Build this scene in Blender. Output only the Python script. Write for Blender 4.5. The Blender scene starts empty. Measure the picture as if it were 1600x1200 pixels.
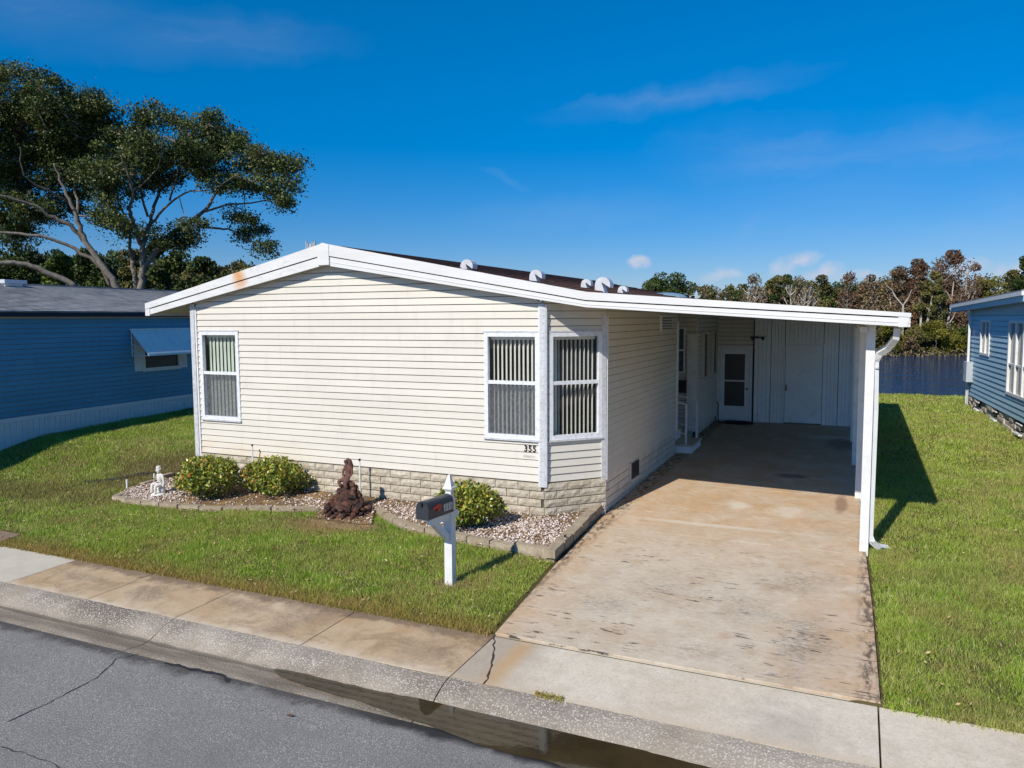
import bpy, bmesh, math, random
import numpy as np
from math import sin, cos, tan, radians, pi, sqrt, hypot, exp
from mathutils import Vector, Matrix
random.seed(7); RNG = np.random.default_rng(11)
S = bpy.context.scene
COL = S.collection

# ------------------------------------------------------------------ camera
CF, CYAW, CP, CH, CROLL = 1200.0, radians(24.35), radians(4.9), 3.2, radians(-0.3)
_W = Vector((-sin(CYAW)*cos(CP), cos(CYAW)*cos(CP), -sin(CP)))
_R = Vector((cos(CYAW), sin(CYAW), 0)); _U = _R.cross(_W)
_R, _U = _R*cos(CROLL)+_U*sin(CROLL), _U*cos(CROLL)-_R*sin(CROLL)
cam = bpy.data.cameras.new('camera'); camo = bpy.data.objects.new('camera', cam); COL.objects.link(camo)
camo.matrix_world = Matrix(((_R.x,_U.x,-_W.x,0),(_R.y,_U.y,-_W.y,0),(_R.z,_U.z,-_W.z,CH),(0,0,0,1)))
cam.sensor_width = 36; cam.lens = CF/1600*36; cam.clip_start = .05; cam.clip_end = 6000
S.camera = camo

# ------------------------------------------------------------------ sky, sun, exposure
SUN_EL, SUN_AZ = radians(40), radians(191)      # azimuth clockwise from +Y: sun behind the viewer's left shoulder
w = bpy.data.worlds.new('World'); S.world = w; w.use_nodes = True
nt = w.node_tree; nt.nodes.clear()
def wn(t, **k):
    n = nt.nodes.new(t)
    for a, b in k.items(): setattr(n, a, b)
    return n
sky = wn('ShaderNodeTexSky', sky_type='NISHITA'); sky.sun_disc = False
sky.sun_elevation = SUN_EL; sky.sun_rotation = SUN_AZ
sky.air_density = 1.0; sky.dust_density = .15; sky.ozone_density = 5.5; sky.altitude = 0
bg = wn('ShaderNodeBackground'); bg.inputs[1].default_value = .115
out = wn('ShaderNodeOutputWorld')
hs = wn('ShaderNodeHueSaturation'); hs.inputs['Saturation'].default_value = 1.34; hs.inputs['Hue'].default_value = .497
gm = wn('ShaderNodeMix', data_type='RGBA'); gm.blend_type = 'MULTIPLY'; gm.inputs[0].default_value = 1
gm.inputs[7].default_value = (.80, .90, 1.0, 1)
tc = wn('ShaderNodeTexCoord')
nt.links.new(sky.outputs[0], gm.inputs[6])
sx = wn('ShaderNodeSeparateXYZ'); nt.links.new(tc.outputs['Generated'], sx.inputs[0])
hz = wn('ShaderNodeMapRange'); hz.interpolation_type = 'SMOOTHSTEP'; nt.links.new(sx.outputs[2], hz.inputs[0])
for i_, v_ in zip((1,2,3,4), (-.05,.40,1,0)): hz.inputs[i_].default_value = v_
hm = wn('ShaderNodeMix', data_type='RGBA'); hm.blend_type = 'MULTIPLY'; hm.inputs[7].default_value = (.70, .64, .74, 1)
nt.links.new(hz.outputs[0], hm.inputs[0]); nt.links.new(gm.outputs[2], hm.inputs[6]); nt.links.new(hm.outputs[2], hs.inputs['Color'])
# clouds: small cumulus near the horizon, thin cirrus higher up
def wmath(op, a, b=None, c=None, clamp=False):
    n = wn('ShaderNodeMath', operation=op); n.use_clamp = clamp
    for i, v in enumerate((a, b, c)):
        if v is None: continue
        if isinstance(v, (int, float)): n.inputs[i].default_value = v
        else: nt.links.new(v, n.inputs[i])
    return n.outputs[0]
X_, Y_, Z_ = sx.outputs
def dirof(px, py):
    d = _W*CF + _R*(px-800) - _U*(py-600); d.normalize(); return d
def wblob(px, py, rx, ry, tilt=0):
    # soft patch of cloud in one direction of the sky, rx / ry in degrees
    d = dirof(px, py); e = Vector((d.y, -d.x, 0)).normalized(); u = e.cross(d)
    a, b = cos(tilt), sin(tilt); e, u = e*a+u*b, u*a-e*b
    def dot(v, s):
        n = wn('ShaderNodeVectorMath', operation='DOT_PRODUCT'); nt.links.new(WV, n.inputs[0]); n.inputs[1].default_value = v
        return wmath('MULTIPLY', n.outputs['Value'], 1/s)
    A = dot(e, radians(rx)); B = dot(u, radians(ry)); F = dot(d, 1)
    r = wmath('SQRT', wmath('ADD', wmath('MULTIPLY', A, A), wmath('MULTIPLY', B, B)))
    m = wmath('SUBTRACT', 1, r, clamp=True)
    return wmath('MULTIPLY', m, wmath('GREATER_THAN', F, 0))
nz = wn('ShaderNodeTexNoise'); nz.inputs['Scale'].default_value = 26; nz.inputs['Detail'].default_value = 6
nt.links.new(tc.outputs['Generated'], nz.inputs['Vector'])
vs = wn('ShaderNodeVectorMath', operation='MULTIPLY_ADD'); vs.inputs[1].default_value = (.03,.03,.03)
nt.links.new(nz.outputs['Color'], vs.inputs[0])
va = wn('ShaderNodeVectorMath', operation='ADD'); va.inputs[1].default_value = (-.015,-.015,-.015)
nt.links.new(tc.outputs['Generated'], va.inputs[0]); nt.links.new(va.outputs[0], vs.inputs[2])
WV = vs.outputs[0]
cum = None
for b in ((994,411,1.0,.55,0),(1250,405,1.7,.5,.12),(1228,418,1.2,.8,.7),(1288,425,1.5,.75,.2),(1130,430,1.8,.5,0),(1505,419,1.9,.7,0),(1590,425,2,.8,0),(1340,432,2.2,.5,0),(700,425,2.5,.5,0),
          (-400,420,4,1.2,.1),(-900,400,5,1.4,0),(2400,410,5,1.3,0),(3400,420,5,1.6,0)):
    v = wmath('MULTIPLY', wblob(*b), 1.6 if b[0] in (994,) else 1.1, clamp=True)
    cum = v if cum is None else wmath('MAXIMUM', cum, v)
nf = wn('ShaderNodeTexNoise'); nf.inputs['Scale'].default_value = 60; nf.inputs['Detail'].default_value = 5
nt.links.new(tc.outputs['Generated'], nf.inputs['Vector'])
cum = wmath('MULTIPLY', cum, wmath('MULTIPLY_ADD', nf.outputs['Fac'], 2.2, -.35, clamp=True))
cum = wmath('MULTIPLY', cum, .85)
# cirrus
st = wn('ShaderNodeMapping'); st.inputs['Scale'].default_value = (1.6, 1.6, 16); st.inputs['Rotation'].default_value = (0, .12, .3)
nt.links.new(WV, st.inputs[0])
nc = wn('ShaderNodeTexNoise'); nc.inputs['Scale'].default_value = 2.0; nc.inputs['Detail'].default_value = 7; nc.inputs['Roughness'].default_value = .55
nt.links.new(st.outputs[0], nc.inputs['Vector'])
cir = wmath('MULTIPLY_ADD', nc.outputs['Fac'], 3.0, -1.45, clamp=True)
ci = None
for b in ((1200,240,9,3,-.08),(1330,290,12,5,.1),(60,25,9,2.2,.12),(790,280,2.4,.5,-.35),(1180,345,3,1,.7),(1060,150,11,1.2,.1),(900,330,10,1.6,.06),(300,60,12,2.0,.1),(1500,230,9,2.5,-.1),(1700,320,14,8,0),(-700,100,16,5,0),(2600,200,18,6,0)):
    v = wblob(*b); ci = v if ci is None else wmath('MAXIMUM', ci, v)
cir = wmath('MULTIPLY', wmath('ADD', cir, .35), wmath('MULTIPLY', ci, .15))
tot = wmath('ADD', cum, cir, clamp=True)
cm = wn('ShaderNodeMix', data_type='RGBA'); cm.inputs[7].default_value = (4.9, 5.2, 6.2, 1)
nt.links.new(tot, cm.inputs[0]); nt.links.new(hs.outputs[0], cm.inputs[6])
nt.links.new(cm.outputs[2], bg.inputs[0]); nt.links.new(bg.outputs[0], out.inputs[0])

sl = bpy.data.lights.new('sun', 'SUN'); so = bpy.data.objects.new('sun', sl); COL.objects.link(so)
sl.energy = 4.7; sl.angle = radians(.5); sl.color = (1, .93, .82)
sdir = Vector((sin(SUN_AZ)*cos(SUN_EL), cos(SUN_AZ)*cos(SUN_EL), sin(SUN_EL)))
so.rotation_euler = sdir.to_track_quat('Z', 'Y').to_euler(); so.location = (0, -20, 30)
S.view_settings.view_transform = 'Standard'; S.view_settings.look = 'None'
S.view_settings.exposure = .06; S.view_settings.gamma = 1; S.view_settings.use_curve_mapping = False

# ------------------------------------------------------------------ planning helpers: where a sight line meets a real plane
EYE = Vector((0, 0, CH))
def ray(px, py): return _W*CF + _R*(px-800) - _U*(py-600)
def atz(px, py, z=0): d = ray(px, py); return EYE + d*((z-CH)/d.z)
def aty(px, py, y): d = ray(px, py); return EYE + d*(y/d.y)
def atx(px, py, x): d = ray(px, py); return EYE + d*(x/d.x)
def atd(px, py, dep): d = ray(px, py); return EYE + d*(dep/CF)
def atv(px, py, a, b):
    d = ray(px, py); n = (b[1]-a[1], a[0]-b[0])
    return EYE + d*((n[0]*a[0]+n[1]*a[1])/(n[0]*d.x+n[1]*d.y))
def sm(t): t = max(0., min(1., t)); return t*t*(3-2*t)
def gbase(y): return min(.28, .02*(y-11))
def G(x, y):
    z = gbase(y) + .36*sm((-x-10.9)/2.3)*sm((y-9.8)/2.6)
    return z
def atg(px, py, off=0):
    z = 0
    for _ in range(25):
        p = atz(px, py, z); z = G(p.x, p.y)+off
    return atz(px, py, z)

# ------------------------------------------------------------------ materials
def lin(r, g, b):
    f = lambda c: (c/255/12.92 if c/255 <= .04045 else ((c/255+.055)/1.055)**2.4)
    return (f(r), f(g), f(b), 1)
class M:
    def __init__(s, name):
        s.m = bpy.data.materials.new(name); s.m.use_nodes = True; s.t = s.m.node_tree; s.n = s.t.nodes
        s.b = s.n['Principled BSDF']; s.pos = None
    def node(s, t, **k):
        n = s.n.new(t)
        for a, b in k.items(): setattr(n, a, b)
        return n
    def link(s, a, b): s.t.links.new(a, b)
    def P(s):
        if s.pos is None: s.pos = s.node('ShaderNodeNewGeometry').outputs['Position']
        return s.pos
    def noise(s, scale, detail=4, rough=.55, stretch=None, vec=None, out='Fac', dist=0):
        v = vec or s.P()
        if stretch:
            mp = s.node('ShaderNodeMapping'); mp.inputs['Scale'].default_value = stretch; s.link(v, mp.inputs[0]); v = mp.outputs[0]
        n = s.node('ShaderNodeTexNoise'); n.inputs['Scale'].default_value = scale; n.inputs['Detail'].default_value = detail
        n.inputs['Roughness'].default_value = rough; n.inputs['Distortion'].default_value = dist
        s.link(v, n.inputs['Vector']); return n.outputs[out]
    def vor(s, scale, feature='F1', out='Distance', vec=None):
        n = s.node('ShaderNodeTexVoronoi'); n.feature = feature; n.inputs['Scale'].default_value = scale
        s.link(vec or s.P(), n.inputs['Vector']); return n.outputs[out]
    def ma(s, op, a, b=None, c=None, clamp=False):
        n = s.node('ShaderNodeMath', operation=op); n.use_clamp = clamp
        for i, v in enumerate((a, b, c)):
            if v is None: continue
            if isinstance(v, (int, float)): n.inputs[i].default_value = v
            else: s.link(v, n.inputs[i])
        return n.outputs[0]
    def rng(s, f, a, b, c=0., d=1.):
        n = s.node('ShaderNodeMapRange'); s.link(f, n.inputs[0])
        for i, v in zip((1,2,3,4), (a,b,c,d)): n.inputs[i].default_value = v
        return n.outputs[0]
    def mix(s, f, a, b, mode='MIX'):
        n = s.node('ShaderNodeMix', data_type='RGBA'); n.blend_type = mode
        if isinstance(f, (int, float)): n.inputs[0].default_value = f
        else: s.link(f, n.inputs[0])
        for i, v in ((6, a), (7, b)):
            if isinstance(v, (tuple, list)): n.inputs[i].default_value = tuple(v)+(1,) if len(v) == 3 else v
            else: s.link(v, n.inputs[i])
        return n.outputs[2]
    def ramp(s, f, stops):
        n = s.node('ShaderNodeValToRGB'); e = n.color_ramp.elements
        while len(e) < len(stops): e.new(.5)
        for i, (p, c) in enumerate(stops): e[i].position = p; e[i].color = tuple(c)+(1,) if len(c) == 3 else c
        s.link(f, n.inputs[0]); return n.outputs[0]
    def sep(s):
        n = s.node('ShaderNodeSeparateXYZ'); s.link(s.P(), n.inputs[0]); return n.outputs
    def spot(s, x, y, rx, ry, wob=.25, nscale=4, sharp=2.5, xo=0, yo=1):
        # a stain with a shape of its own at a fixed place of the world
        c = s.sep(); A = s.ma('DIVIDE', s.ma('SUBTRACT', c[xo], x), rx); B = s.ma('DIVIDE', s.ma('SUBTRACT', c[yo], y), ry)
        r = s.ma('SQRT', s.ma('ADD', s.ma('MULTIPLY', A, A), s.ma('MULTIPLY', B, B)))
        n = s.noise(nscale, 5); r = s.ma('ADD', r, s.ma('MULTIPLY_ADD', n, wob*4, -wob*2))
        return s.ma('MULTIPLY', s.ma('SUBTRACT', 1, r), sharp, clamp=True)
    def col(s, c):
        if isinstance(c, (tuple, list)): s.b.inputs['Base Color'].default_value = tuple(c)+(1,) if len(c) == 3 else c
        else: s.link(c, s.b.inputs['Base Color'])
        return s
    def rough(s, r, spec=.5, metal=0):
        if isinstance(r, (int, float)): s.b.inputs['Roughness'].default_value = r
        else: s.link(r, s.b.inputs['Roughness'])
        s.b.inputs['Specular IOR Level'].default_value = spec; s.b.inputs['Metallic'].default_value = metal; return s
    def bump(s, h, strength=.3, dist=.01):
        n = s.node('ShaderNodeBump'); n.inputs['Strength'].default_value = strength; n.inputs['Distance'].default_value = dist
        s.link(h, n.inputs['Height']); s.link(n.outputs[0], s.b.inputs['Normal']); return s
def simple(name, c, r=.6, var=.12, scale=6, spec=.4, bump=0, bscale=60, metal=0, dirt=None, dscale=3, damt=.5):
    m = M(name); n = m.noise(scale, 5)
    dark = tuple(x*(1-var) for x in c[:3]); lite = tuple(min(1, x*(1+var)) for x in c[:3])
    k = m.mix(m.rng(n, .3, .7), dark, lite)
    if dirt: k = m.mix(m.ma('MULTIPLY', m.rng(m.noise(dscale, 7, .65), .5, .72), damt), k, dirt)
    m.col(k).rough(r, spec, metal)
    if bump: m.bump(m.noise(bscale, 4), bump, .01)
    return m.m

def siding_mat(name, c, c2, dirt, r=.45):
    m = M(name); n = m.noise(.9, 4, stretch=(.6,.6,3))
    k = m.mix(m.rng(n, .35, .7), c, c2)
    st = m.noise(5, 6, .7, stretch=(1.2,1.2,.25))
    k = m.mix(m.ma('MULTIPLY', m.rng(st, .52, .8), .35), k, dirt)
    oi = m.node('ShaderNodeObjectInfo').outputs['Random']
    k = m.mix(m.ma('MULTIPLY', m.rng(oi, 0, 1), .10), k, dirt)
    return m, k, r
m, k, r = siding_mat('cream_vinyl', (.70,.665,.59), (.64,.605,.535), (.44,.40,.33))
c = m.sep()
low = m.ma('MULTIPLY', m.rng(c[2], 1.02, .66), m.rng(c[0], -8.2, -10.0)); low = m.ma('MULTIPLY', low, m.rng(m.noise(1.6, 4, stretch=(1,1,4)), .3, .7))
k = m.mix(m.ma('MULTIPLY', low, .55), k, (.66,.50,.28))
m.col(k).rough(.45, .35).bump(m.noise(30, 3, stretch=(.4,.4,3)), .08, .004); MAT_CREAM = m.m
m, k, r = siding_mat('teal_vinyl', (.115,.345,.50), (.095,.30,.44), (.065,.215,.33))
m.col(k).rough(.5, .3); MAT_TEAL = m.m
m, k, r = siding_mat('light_blue_vinyl', (.36,.52,.61), (.31,.47,.57), (.21,.34,.43))
m.col(k).rough(.5, .3); MAT_LBLUE = m.m

m = M('white_fascia'); c = m.sep()
k = m.mix(m.rng(m.noise(1.2, 6, .6, stretch=(1,1,3)), .35, .7), (.74,.74,.73), (.66,.66,.65))
k = m.mix(m.ma('MULTIPLY', m.rng(m.noise(9, 8, .7, stretch=(1,1,2)), .52, .75), m.ma('MULTIPLY', m.rng(c[0], -8.6, -9.2), .45)), k, (.34,.31,.28))
k = m.mix(m.ma('MULTIPLY', m.rng(m.noise(3, 8, .7, stretch=(.5,1,5)), .5, .8), .25), k, (.5,.47,.42))
RX = aty(372, 434, 10.8)
k = m.mix(m.ma('MULTIPLY', m.spot(RX.x, RX.z, .20, .30, .2, 5, 1.3, 0, 2), .85), k, (.62,.27,.05))
m.col(k).rough(.4, .4); MAT_FASCIA = m.m
MAT_WHITE = simple('white_paint', (.74,.74,.73), .45, .05, dirt=(.45,.42,.38), dscale=4, damt=.35)
MAT_ALU = simple('weathered_aluminium', (.60,.61,.63), .42, .10, 14, spec=.5, metal=.1, dirt=(.25,.26,.28), dscale=18, damt=.6)
MAT_FRAME = simple('white_aluminium_frame', (.74,.76,.80), .4, .08, 12, dirt=(.35,.35,.36), dscale=16, damt=.5)
MAT_SOFFIT = simple('soffit_beige', (.52,.49,.42), .6, .08, 4)
MAT_SEAM = simple('seam_shade_grime', (.20,.185,.16), .9, .3)  # dark lap line: shadow under each plank lip painted in, along with dirt
MAT_DARK = simple('dark_gap', (.02,.02,.022), .8, .2)
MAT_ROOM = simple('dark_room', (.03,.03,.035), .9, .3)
MAT_VANE = simple('blind_vane', (.90,.90,.86), .55, .06, 3)
MAT_VANEG = simple('green_tinted_vane', (.66,.74,.64), .55, .1, 3)
m = M('window_glass'); m.n.remove(m.b)
tr = m.node('ShaderNodeBsdfTransparent'); tr.inputs[0].default_value = (.94,.945,.94,1)
gl = m.node('ShaderNodeBsdfGlossy'); gl.inputs['Roughness'].default_value = .02; gl.inputs[0].default_value = (.9,.95,1,1)
fr = m.node('ShaderNodeLayerWeight'); fr.inputs['Blend'].default_value = .5
mx = m.node('ShaderNodeMixShader'); m.link(m.ma('MULTIPLY_ADD', m.ma('POWER', fr.outputs['Facing'], 4.), .85, .035), mx.inputs[0]); m.link(tr.outputs[0], mx.inputs[1]); m.link(gl.outputs[0], mx.inputs[2])
m.link(mx.outputs[0], m.n['Material Output'].inputs[0]); MAT_GLASS = m.m
m = M('insect_screen'); m.col(m.mix(m.rng(m.noise(30, 6, .7), .35, .65), (.10,.11,.12), (.26,.27,.29))).rough(.8)
tr = m.node('ShaderNodeBsdfTransparent'); mx = m.node('ShaderNodeMixShader')
m.link(m.rng(m.noise(24, 6, .7), .3, .7, .16, .42), mx.inputs[0]); m.link(tr.outputs[0], mx.inputs[1]); m.link(m.b.outputs[0], mx.inputs[2]); m.link(mx.outputs[0], m.n['Material Output'].inputs[0]); MAT_SCREEN = m.m
m = M('split_face_block'); oi = m.node('ShaderNodeObjectInfo').outputs['Random']
k = m.mix(m.rng(m.noise(14, 6, .65), .36, .66), (.50,.44,.34), (.82,.75,.62)); k = m.mix(m.rng(oi, 0, 1, 0, .45), k, (.50,.44,.34))
c = m.sep(); g = m.ma('MULTIPLY', m.rng(m.noise(2.2, 6, .7), .42, .7), .55); k = m.mix(g, k, (.36,.29,.19))
k = m.mix(m.ma('MULTIPLY', m.rng(m.noise(40, 5, .7), .58, .7), .45), k, (.16,.14,.12))
m.col(k).rough(.9, .2).bump(m.noise(32, 8, .75), 1.0, .03); MAT_BLOCK = m.m
m = M('garden_block'); oi = m.node('ShaderNodeObjectInfo').outputs['Random']
k = m.mix(m.rng(m.noise(12, 6, .65), .3, .72), (.27,.215,.15), (.50,.42,.31)); k = m.mix(m.rng(oi, 0, 1, 0, .5), k, (.25,.19,.13))
m.col(k).rough(.95, .2).bump(m.noise(50, 8, .7), .8, .012); MAT_EDGE = m.m
MAT_PBLOCK = simple('painted_block', (.66,.62,.55), .7, .08, 5, dirt=(.42,.34,.24), dscale=3, damt=.5, bump=.5, bscale=70)
MAT_MORTAR = simple('mortar', (.10,.09,.075), .95, .2, 20)
# concrete family -----------------------------------------------------------
def concrete(name, a, b, pit=(.25,.2,.15), extra=None, pitamt=.5, specks=0, rough=.85):
    m = M(name)
    k = m.mix(m.rng(m.noise(1.1, 7, .62), .32, .7), a, b)
    k = m.mix(m.ma('MULTIPLY', m.rng(m.noise(7, 8, .7), .42, .75), .4), k, tuple(x*.68 for x in a))
    k = m.mix(m.ma('MULTIPLY', m.rng(m.noise(60, 4, .8), .56, .66), pitamt), k, pit)
    if specks:
        v = m.vor(55); k = m.mix(m.ma('MULTIPLY', m.rng(v, .33, .2), m.ma('MULTIPLY', m.rng(m.noise(2.2, 4), .38, .6), specks)), k, (.78,.74,.66))
    oi = m.node('ShaderNodeObjectInfo').outputs['Random']; k = m.mix(m.rng(oi, 0, 1, 0, .18), k, tuple(x*.7 for x in b))
    if extra: k = extra(m, k)
    m.col(k).rough(rough, .25).bump(m.noise(120, 6, .7), .35, .006)
    return m.m
def drive_extra(m, k):
    c = m.sep(); x, y, z = c
    # iron-orange tint towards both edges and up the drive
    edge = m.ma('MAXIMUM', m.rng(x, -.9, .1), m.rng(x, -2.7, -3.5)); edge = m.ma('MAXIMUM', edge, m.rng(y, 9.6, 12.2))
    k = m.mix(m.ma('MULTIPLY', m.ma('MULTIPLY', edge, m.rng(m.noise(1.5, 6, .6), .25, .6)), .62), k, (.54,.32,.15))
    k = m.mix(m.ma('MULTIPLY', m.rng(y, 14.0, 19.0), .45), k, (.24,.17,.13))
    k = m.mix(m.ma('MULTIPLY', m.rng(m.noise(22, 8, .78, stretch=(.35,1.6,1)), .50, .66), .50), k, (.30,.23,.16))
    k = m.mix(m.ma('MULTIPLY', m.rng(m.noise(48, 5, .8, stretch=(.3,1.4,1)), .60, .68), .55), k, (.13,.10,.08))
    k = m.mix(m.ma('MULTIPLY', m.rng(m.noise(2.6, 7, .7), .50, .66), .45), k, (.42,.27,.15))
    k = m.mix(m.ma('MULTIPLY', m.rng(m.noise(3.3, 7, .7, dist=1), .54, .70), .40), k, (.72,.66,.56))
    # dark tyre and oil patches
    for (sx_, sy_, rx, ry, am) in ((-.42,8.0,.32,.95,.75),(-2.6,8.15,.55,.45,.45),(-.7,9.6,.55,.45,.55),(-1.4,7.4,.5,.25,.4),(-2.0,8.9,1.3,.8,.3),(-1.0,8.6,.5,.5,.4),(-.3,9.9,.35,.25,.5)):
        sp = m.spot(sx_, sy_, rx, ry, .3, 3, 1.2)
        sp = m.ma('MULTIPLY', sp, m.rng(m.noise(26, 6, .8, stretch=(.6,1.8,1)), .44, .62))
        k = m.mix(m.ma('MULTIPLY', sp, am), k, (.055,.05,.05))
    dots = m.ma('MULTIPLY', m.rng(m.noise(7.5, 5, .65, stretch=(.55,2.4,1)), .60, .645), m.rng(m.noise(.9, 3), .42, .55))
    dots = m.ma('MULTIPLY', dots, m.rng(y, 11.0, 10.4)); k = m.mix(m.ma('MULTIPLY', dots, .95), k, (.07,.06,.055))
    # black grime beside the lawns
    gr = m.ma('MULTIPLY', m.ma('MAXIMUM', m.rng(x, .04, .16), m.rng(x, -3.36, -3.5)), m.rng(m.noise(9, 6, .7, stretch=(1.5,.6,1)), .46, .58))
    k = m.mix(m.ma('MULTIPLY', gr, .8), k, (.05,.04,.035))
    # pale scoured splashes
    for (sx_, sy_, rx, ry, am, wob) in ((-1.75,13.1,.26,.30,.75,.3),(-1.0,13.0,.32,.55,.55,.4),(-2.0,11.75,1.6,.11,.62,.2),(-1.15,15.6,.12,.5,.35,.4),(-.6,20.5,.8,.35,.4,.4),(-1.0,17.8,.2,.25,.35,.4)):
        k = m.mix(m.ma('MULTIPLY', m.spot(sx_, sy_, rx, ry, wob, 5, 1.6), am), k, (.66,.60,.51))
    for (sx_, sy_, rx, ry, am) in ((-1.15,15.7,.35,.25,.6),(-.35,19.6,.4,1.0,.5),(-.2,13.8,.12,.8,.5)):
        k = m.mix(m.ma('MULTIPLY', m.spot(sx_, sy_, rx, ry, .3, 5, 2), am), k, (.12,.055,.035))
    return k
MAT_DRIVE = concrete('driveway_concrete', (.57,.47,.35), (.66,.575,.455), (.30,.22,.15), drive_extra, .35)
def walk_extra(m, k):
    c = m.sep(); x, y, z = c
    k = m.mix(m.ma('MULTIPLY', m.rng(m.noise(2.4, 10, .78, dist=.8), .49, .60), .6), k, (.27,.185,.11))
    k = m.mix(m.ma('MULTIPLY', m.rng(m.noise(50, 5, .8), .60, .68), .5), k, (.75,.68,.58))
    k = m.mix(m.ma('MULTIPLY', m.rng(m.noise(34, 6, .75), .55, .68), .4), k, (.24,.17,.11))
    k = m.mix(m.ma('MULTIPLY', m.rng(m.ma('ADD', y, m.ma('MULTIPLY_ADD', m.noise(2.6, 10, .75), .8, -.40)), 6.74, 6.86), .72), k, (.14,.10,.07))
    k = m.mix(m.ma('MULTIPLY', m.rng(m.ma('ADD', y, m.ma('MULTIPLY_ADD', m.noise(6, 6), .3, -.15)), 6.12, 6.0), .4), k, (.72,.64,.52))
    for (sx_, sy_, rx, ry, am) in ((-7.75,6.45,.35,.3,.5),(-8.95,6.5,.55,.12,.4),(-5.6,6.5,.35,.5,.4),(-3.85,6.4,.5,.4,.35),(-6.4,6.6,.5,.12,.4)):
        sp = m.ma('MULTIPLY', m.spot(sx_, sy_, rx, ry, .45, 5, 1.8), m.rng(m.noise(30, 8, .8), .38, .60)); k = m.mix(m.ma('MULTIPLY', sp, min(1, am*1.5)), k, (.16,.12,.09))
    return k
MAT_WALK = concrete('sidewalk_tan', (.45,.30,.16), (.57,.45,.31), (.68,.62,.52), walk_extra, .35)
def apron_extra(m, k):
    c = m.sep(); x, y, z = c
    k = m.mix(m.ma('MULTIPLY', m.rng(m.noise(38, 6, .85), .52, .62), .55), k, (.34,.29,.22))
    k = m.mix(m.ma('MULTIPLY', m.rng(m.noise(70, 3, .8), .60, .66), .6), k, (.86,.83,.77))
    k = m.mix(m.ma('MULTIPLY', m.rng(m.noise(2.2, 7, .7, dist=.6), .48, .68), .45), k, (.44,.36,.26))
    k = m.mix(m.ma('MULTIPLY', m.rng(m.ma('ADD', x, m.ma('MULTIPLY_ADD', m.noise(2, 5), .8, -.4)), -2.5, -3.05), .6), k, (.30,.24,.18))
    k = m.mix(m.ma('MULTIPLY', m.spot(-2.98, 6.5, .16, 1.2, .2, 4, 1.3), .6), k, (.52,.31,.12))
    k = m.mix(m.ma('MULTIPLY', m.spot(-.45, 6.35, .55, .4, .4, 6, 1.2), .4), k, (.30,.26,.22))
    k = m.mix(m.ma('MULTIPLY', m.rng(y, 6.14, 6.0), .45), k, (.55,.42,.28))
    return k
MAT_APRON = concrete('pale_concrete', (.64,.545,.415), (.74,.665,.545), (.80,.78,.72), apron_extra, .4)
MAT_GREYSLAB = concrete('grey_slab', (.50,.46,.37), (.60,.55,.45), (.3,.27,.22), None, .3)
m = M('pebbled_curb'); k = m.mix(m.rng(m.noise(1.6, 6, .6), .35, .7), (.20,.165,.125), (.40,.34,.265))
v = m.vor(48); c = m.sep()
ex = m.ma('MULTIPLY', m.rng(m.noise(1.1, 3), .36, .5), m.rng(c[1], 5.62, 5.78)); bl = m.rng(m.noise(.55, 3), .5, .6)
k = m.mix(m.ma('MULTIPLY', ex, .45), k, m.mix(bl, (.30,.27,.24), (.10,.09,.085)))
k = m.mix(m.ma('MULTIPLY', m.rng(v, .36, .24), ex), k, m.mix(m.rng(m.noise(30, 2), .4, .6), (.42,.37,.30), (.62,.57,.49)))
k = m.mix(m.ma('MULTIPLY', m.rng(m.noise(55, 3), .58, .66), .5), k, (.66,.62,.54))
gut = m.ma('MULTIPLY', m.rng(c[1], 5.66, 5.60), m.rng(c[1], 5.36, 5.44)); k = m.mix(m.ma('MULTIPLY', gut, m.rng(m.noise(1.8, 6, .65, stretch=(.5,3,1)), .36, .6, .1, .8)), k, (.17,.135,.10))
k = m.mix(m.ma('MULTIPLY', m.spot(0, 5.62, 60, .035, .35, 3, 2), .7), k, (.10,.085,.07))
m.col(k).rough(.9, .25).bump(m.ma('MULTIPLY', v, -1), .5, .01); MAT_CURB = m.m
m = M('asphalt'); v = m.vor(95); n = m.noise(110, 3, .85)
k = m.mix(m.rng(n, .35, .65), (.075,.073,.070), (.36,.345,.325)); k = m.mix(m.ma('MULTIPLY', m.rng(m.noise(90, 2), .56, .66), .7), k, (.66,.63,.58))
k = m.mix(m.ma('MULTIPLY', m.rng(m.noise(.55, 8, .7), .45, .62), .45), k, (.16,.152,.142))
c = m.sep(); e = m.rng(m.ma('ADD', c[1], m.ma('MULTIPLY_ADD', m.noise(2.5, 10, .78), .6, -.30)), 5.14, 5.26)
k = m.mix(m.ma('MULTIPLY', e, .75), k, (.04,.036,.033))
wet = m.rng(m.ma('ADD', c[1], m.ma('MULTIPLY_ADD', m.noise(2.2, 6, .6), .35, -.17)), 5.17, 5.24)
wet = m.ma('MULTIPLY', wet, m.rng(c[0], -4.2, -3.5)); k = m.mix(m.ma('MULTIPLY', wet, .8), k, (.012,.012,.014))
m.col(k).rough(m.rng(wet, 0, 1, .85, .5), .3).bump(n, .6, .01); MAT_ASPH = m.m
MAT_TAR = simple('tar_seal', (.018,.018,.02), .5, .3)
MAT_CRACK = simple('crack_dirt', (.05,.04,.03), .95, .4, 30)
m = M('puddle_water'); m.col(m.mix(m.rng(m.noise(3, 5), .35, .7), (.030,.020,.009), (.055,.040,.018))).rough(.03, .5); m.b.inputs['IOR'].default_value = 1.33
m.bump(m.noise(9, 3), .03, .01); MAT_PUDDLE = m.m
m = M('canal_water'); m.col((.005,.030,.085)).rough(.07, .6); m.b.inputs['IOR'].default_value = 1.36
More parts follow.
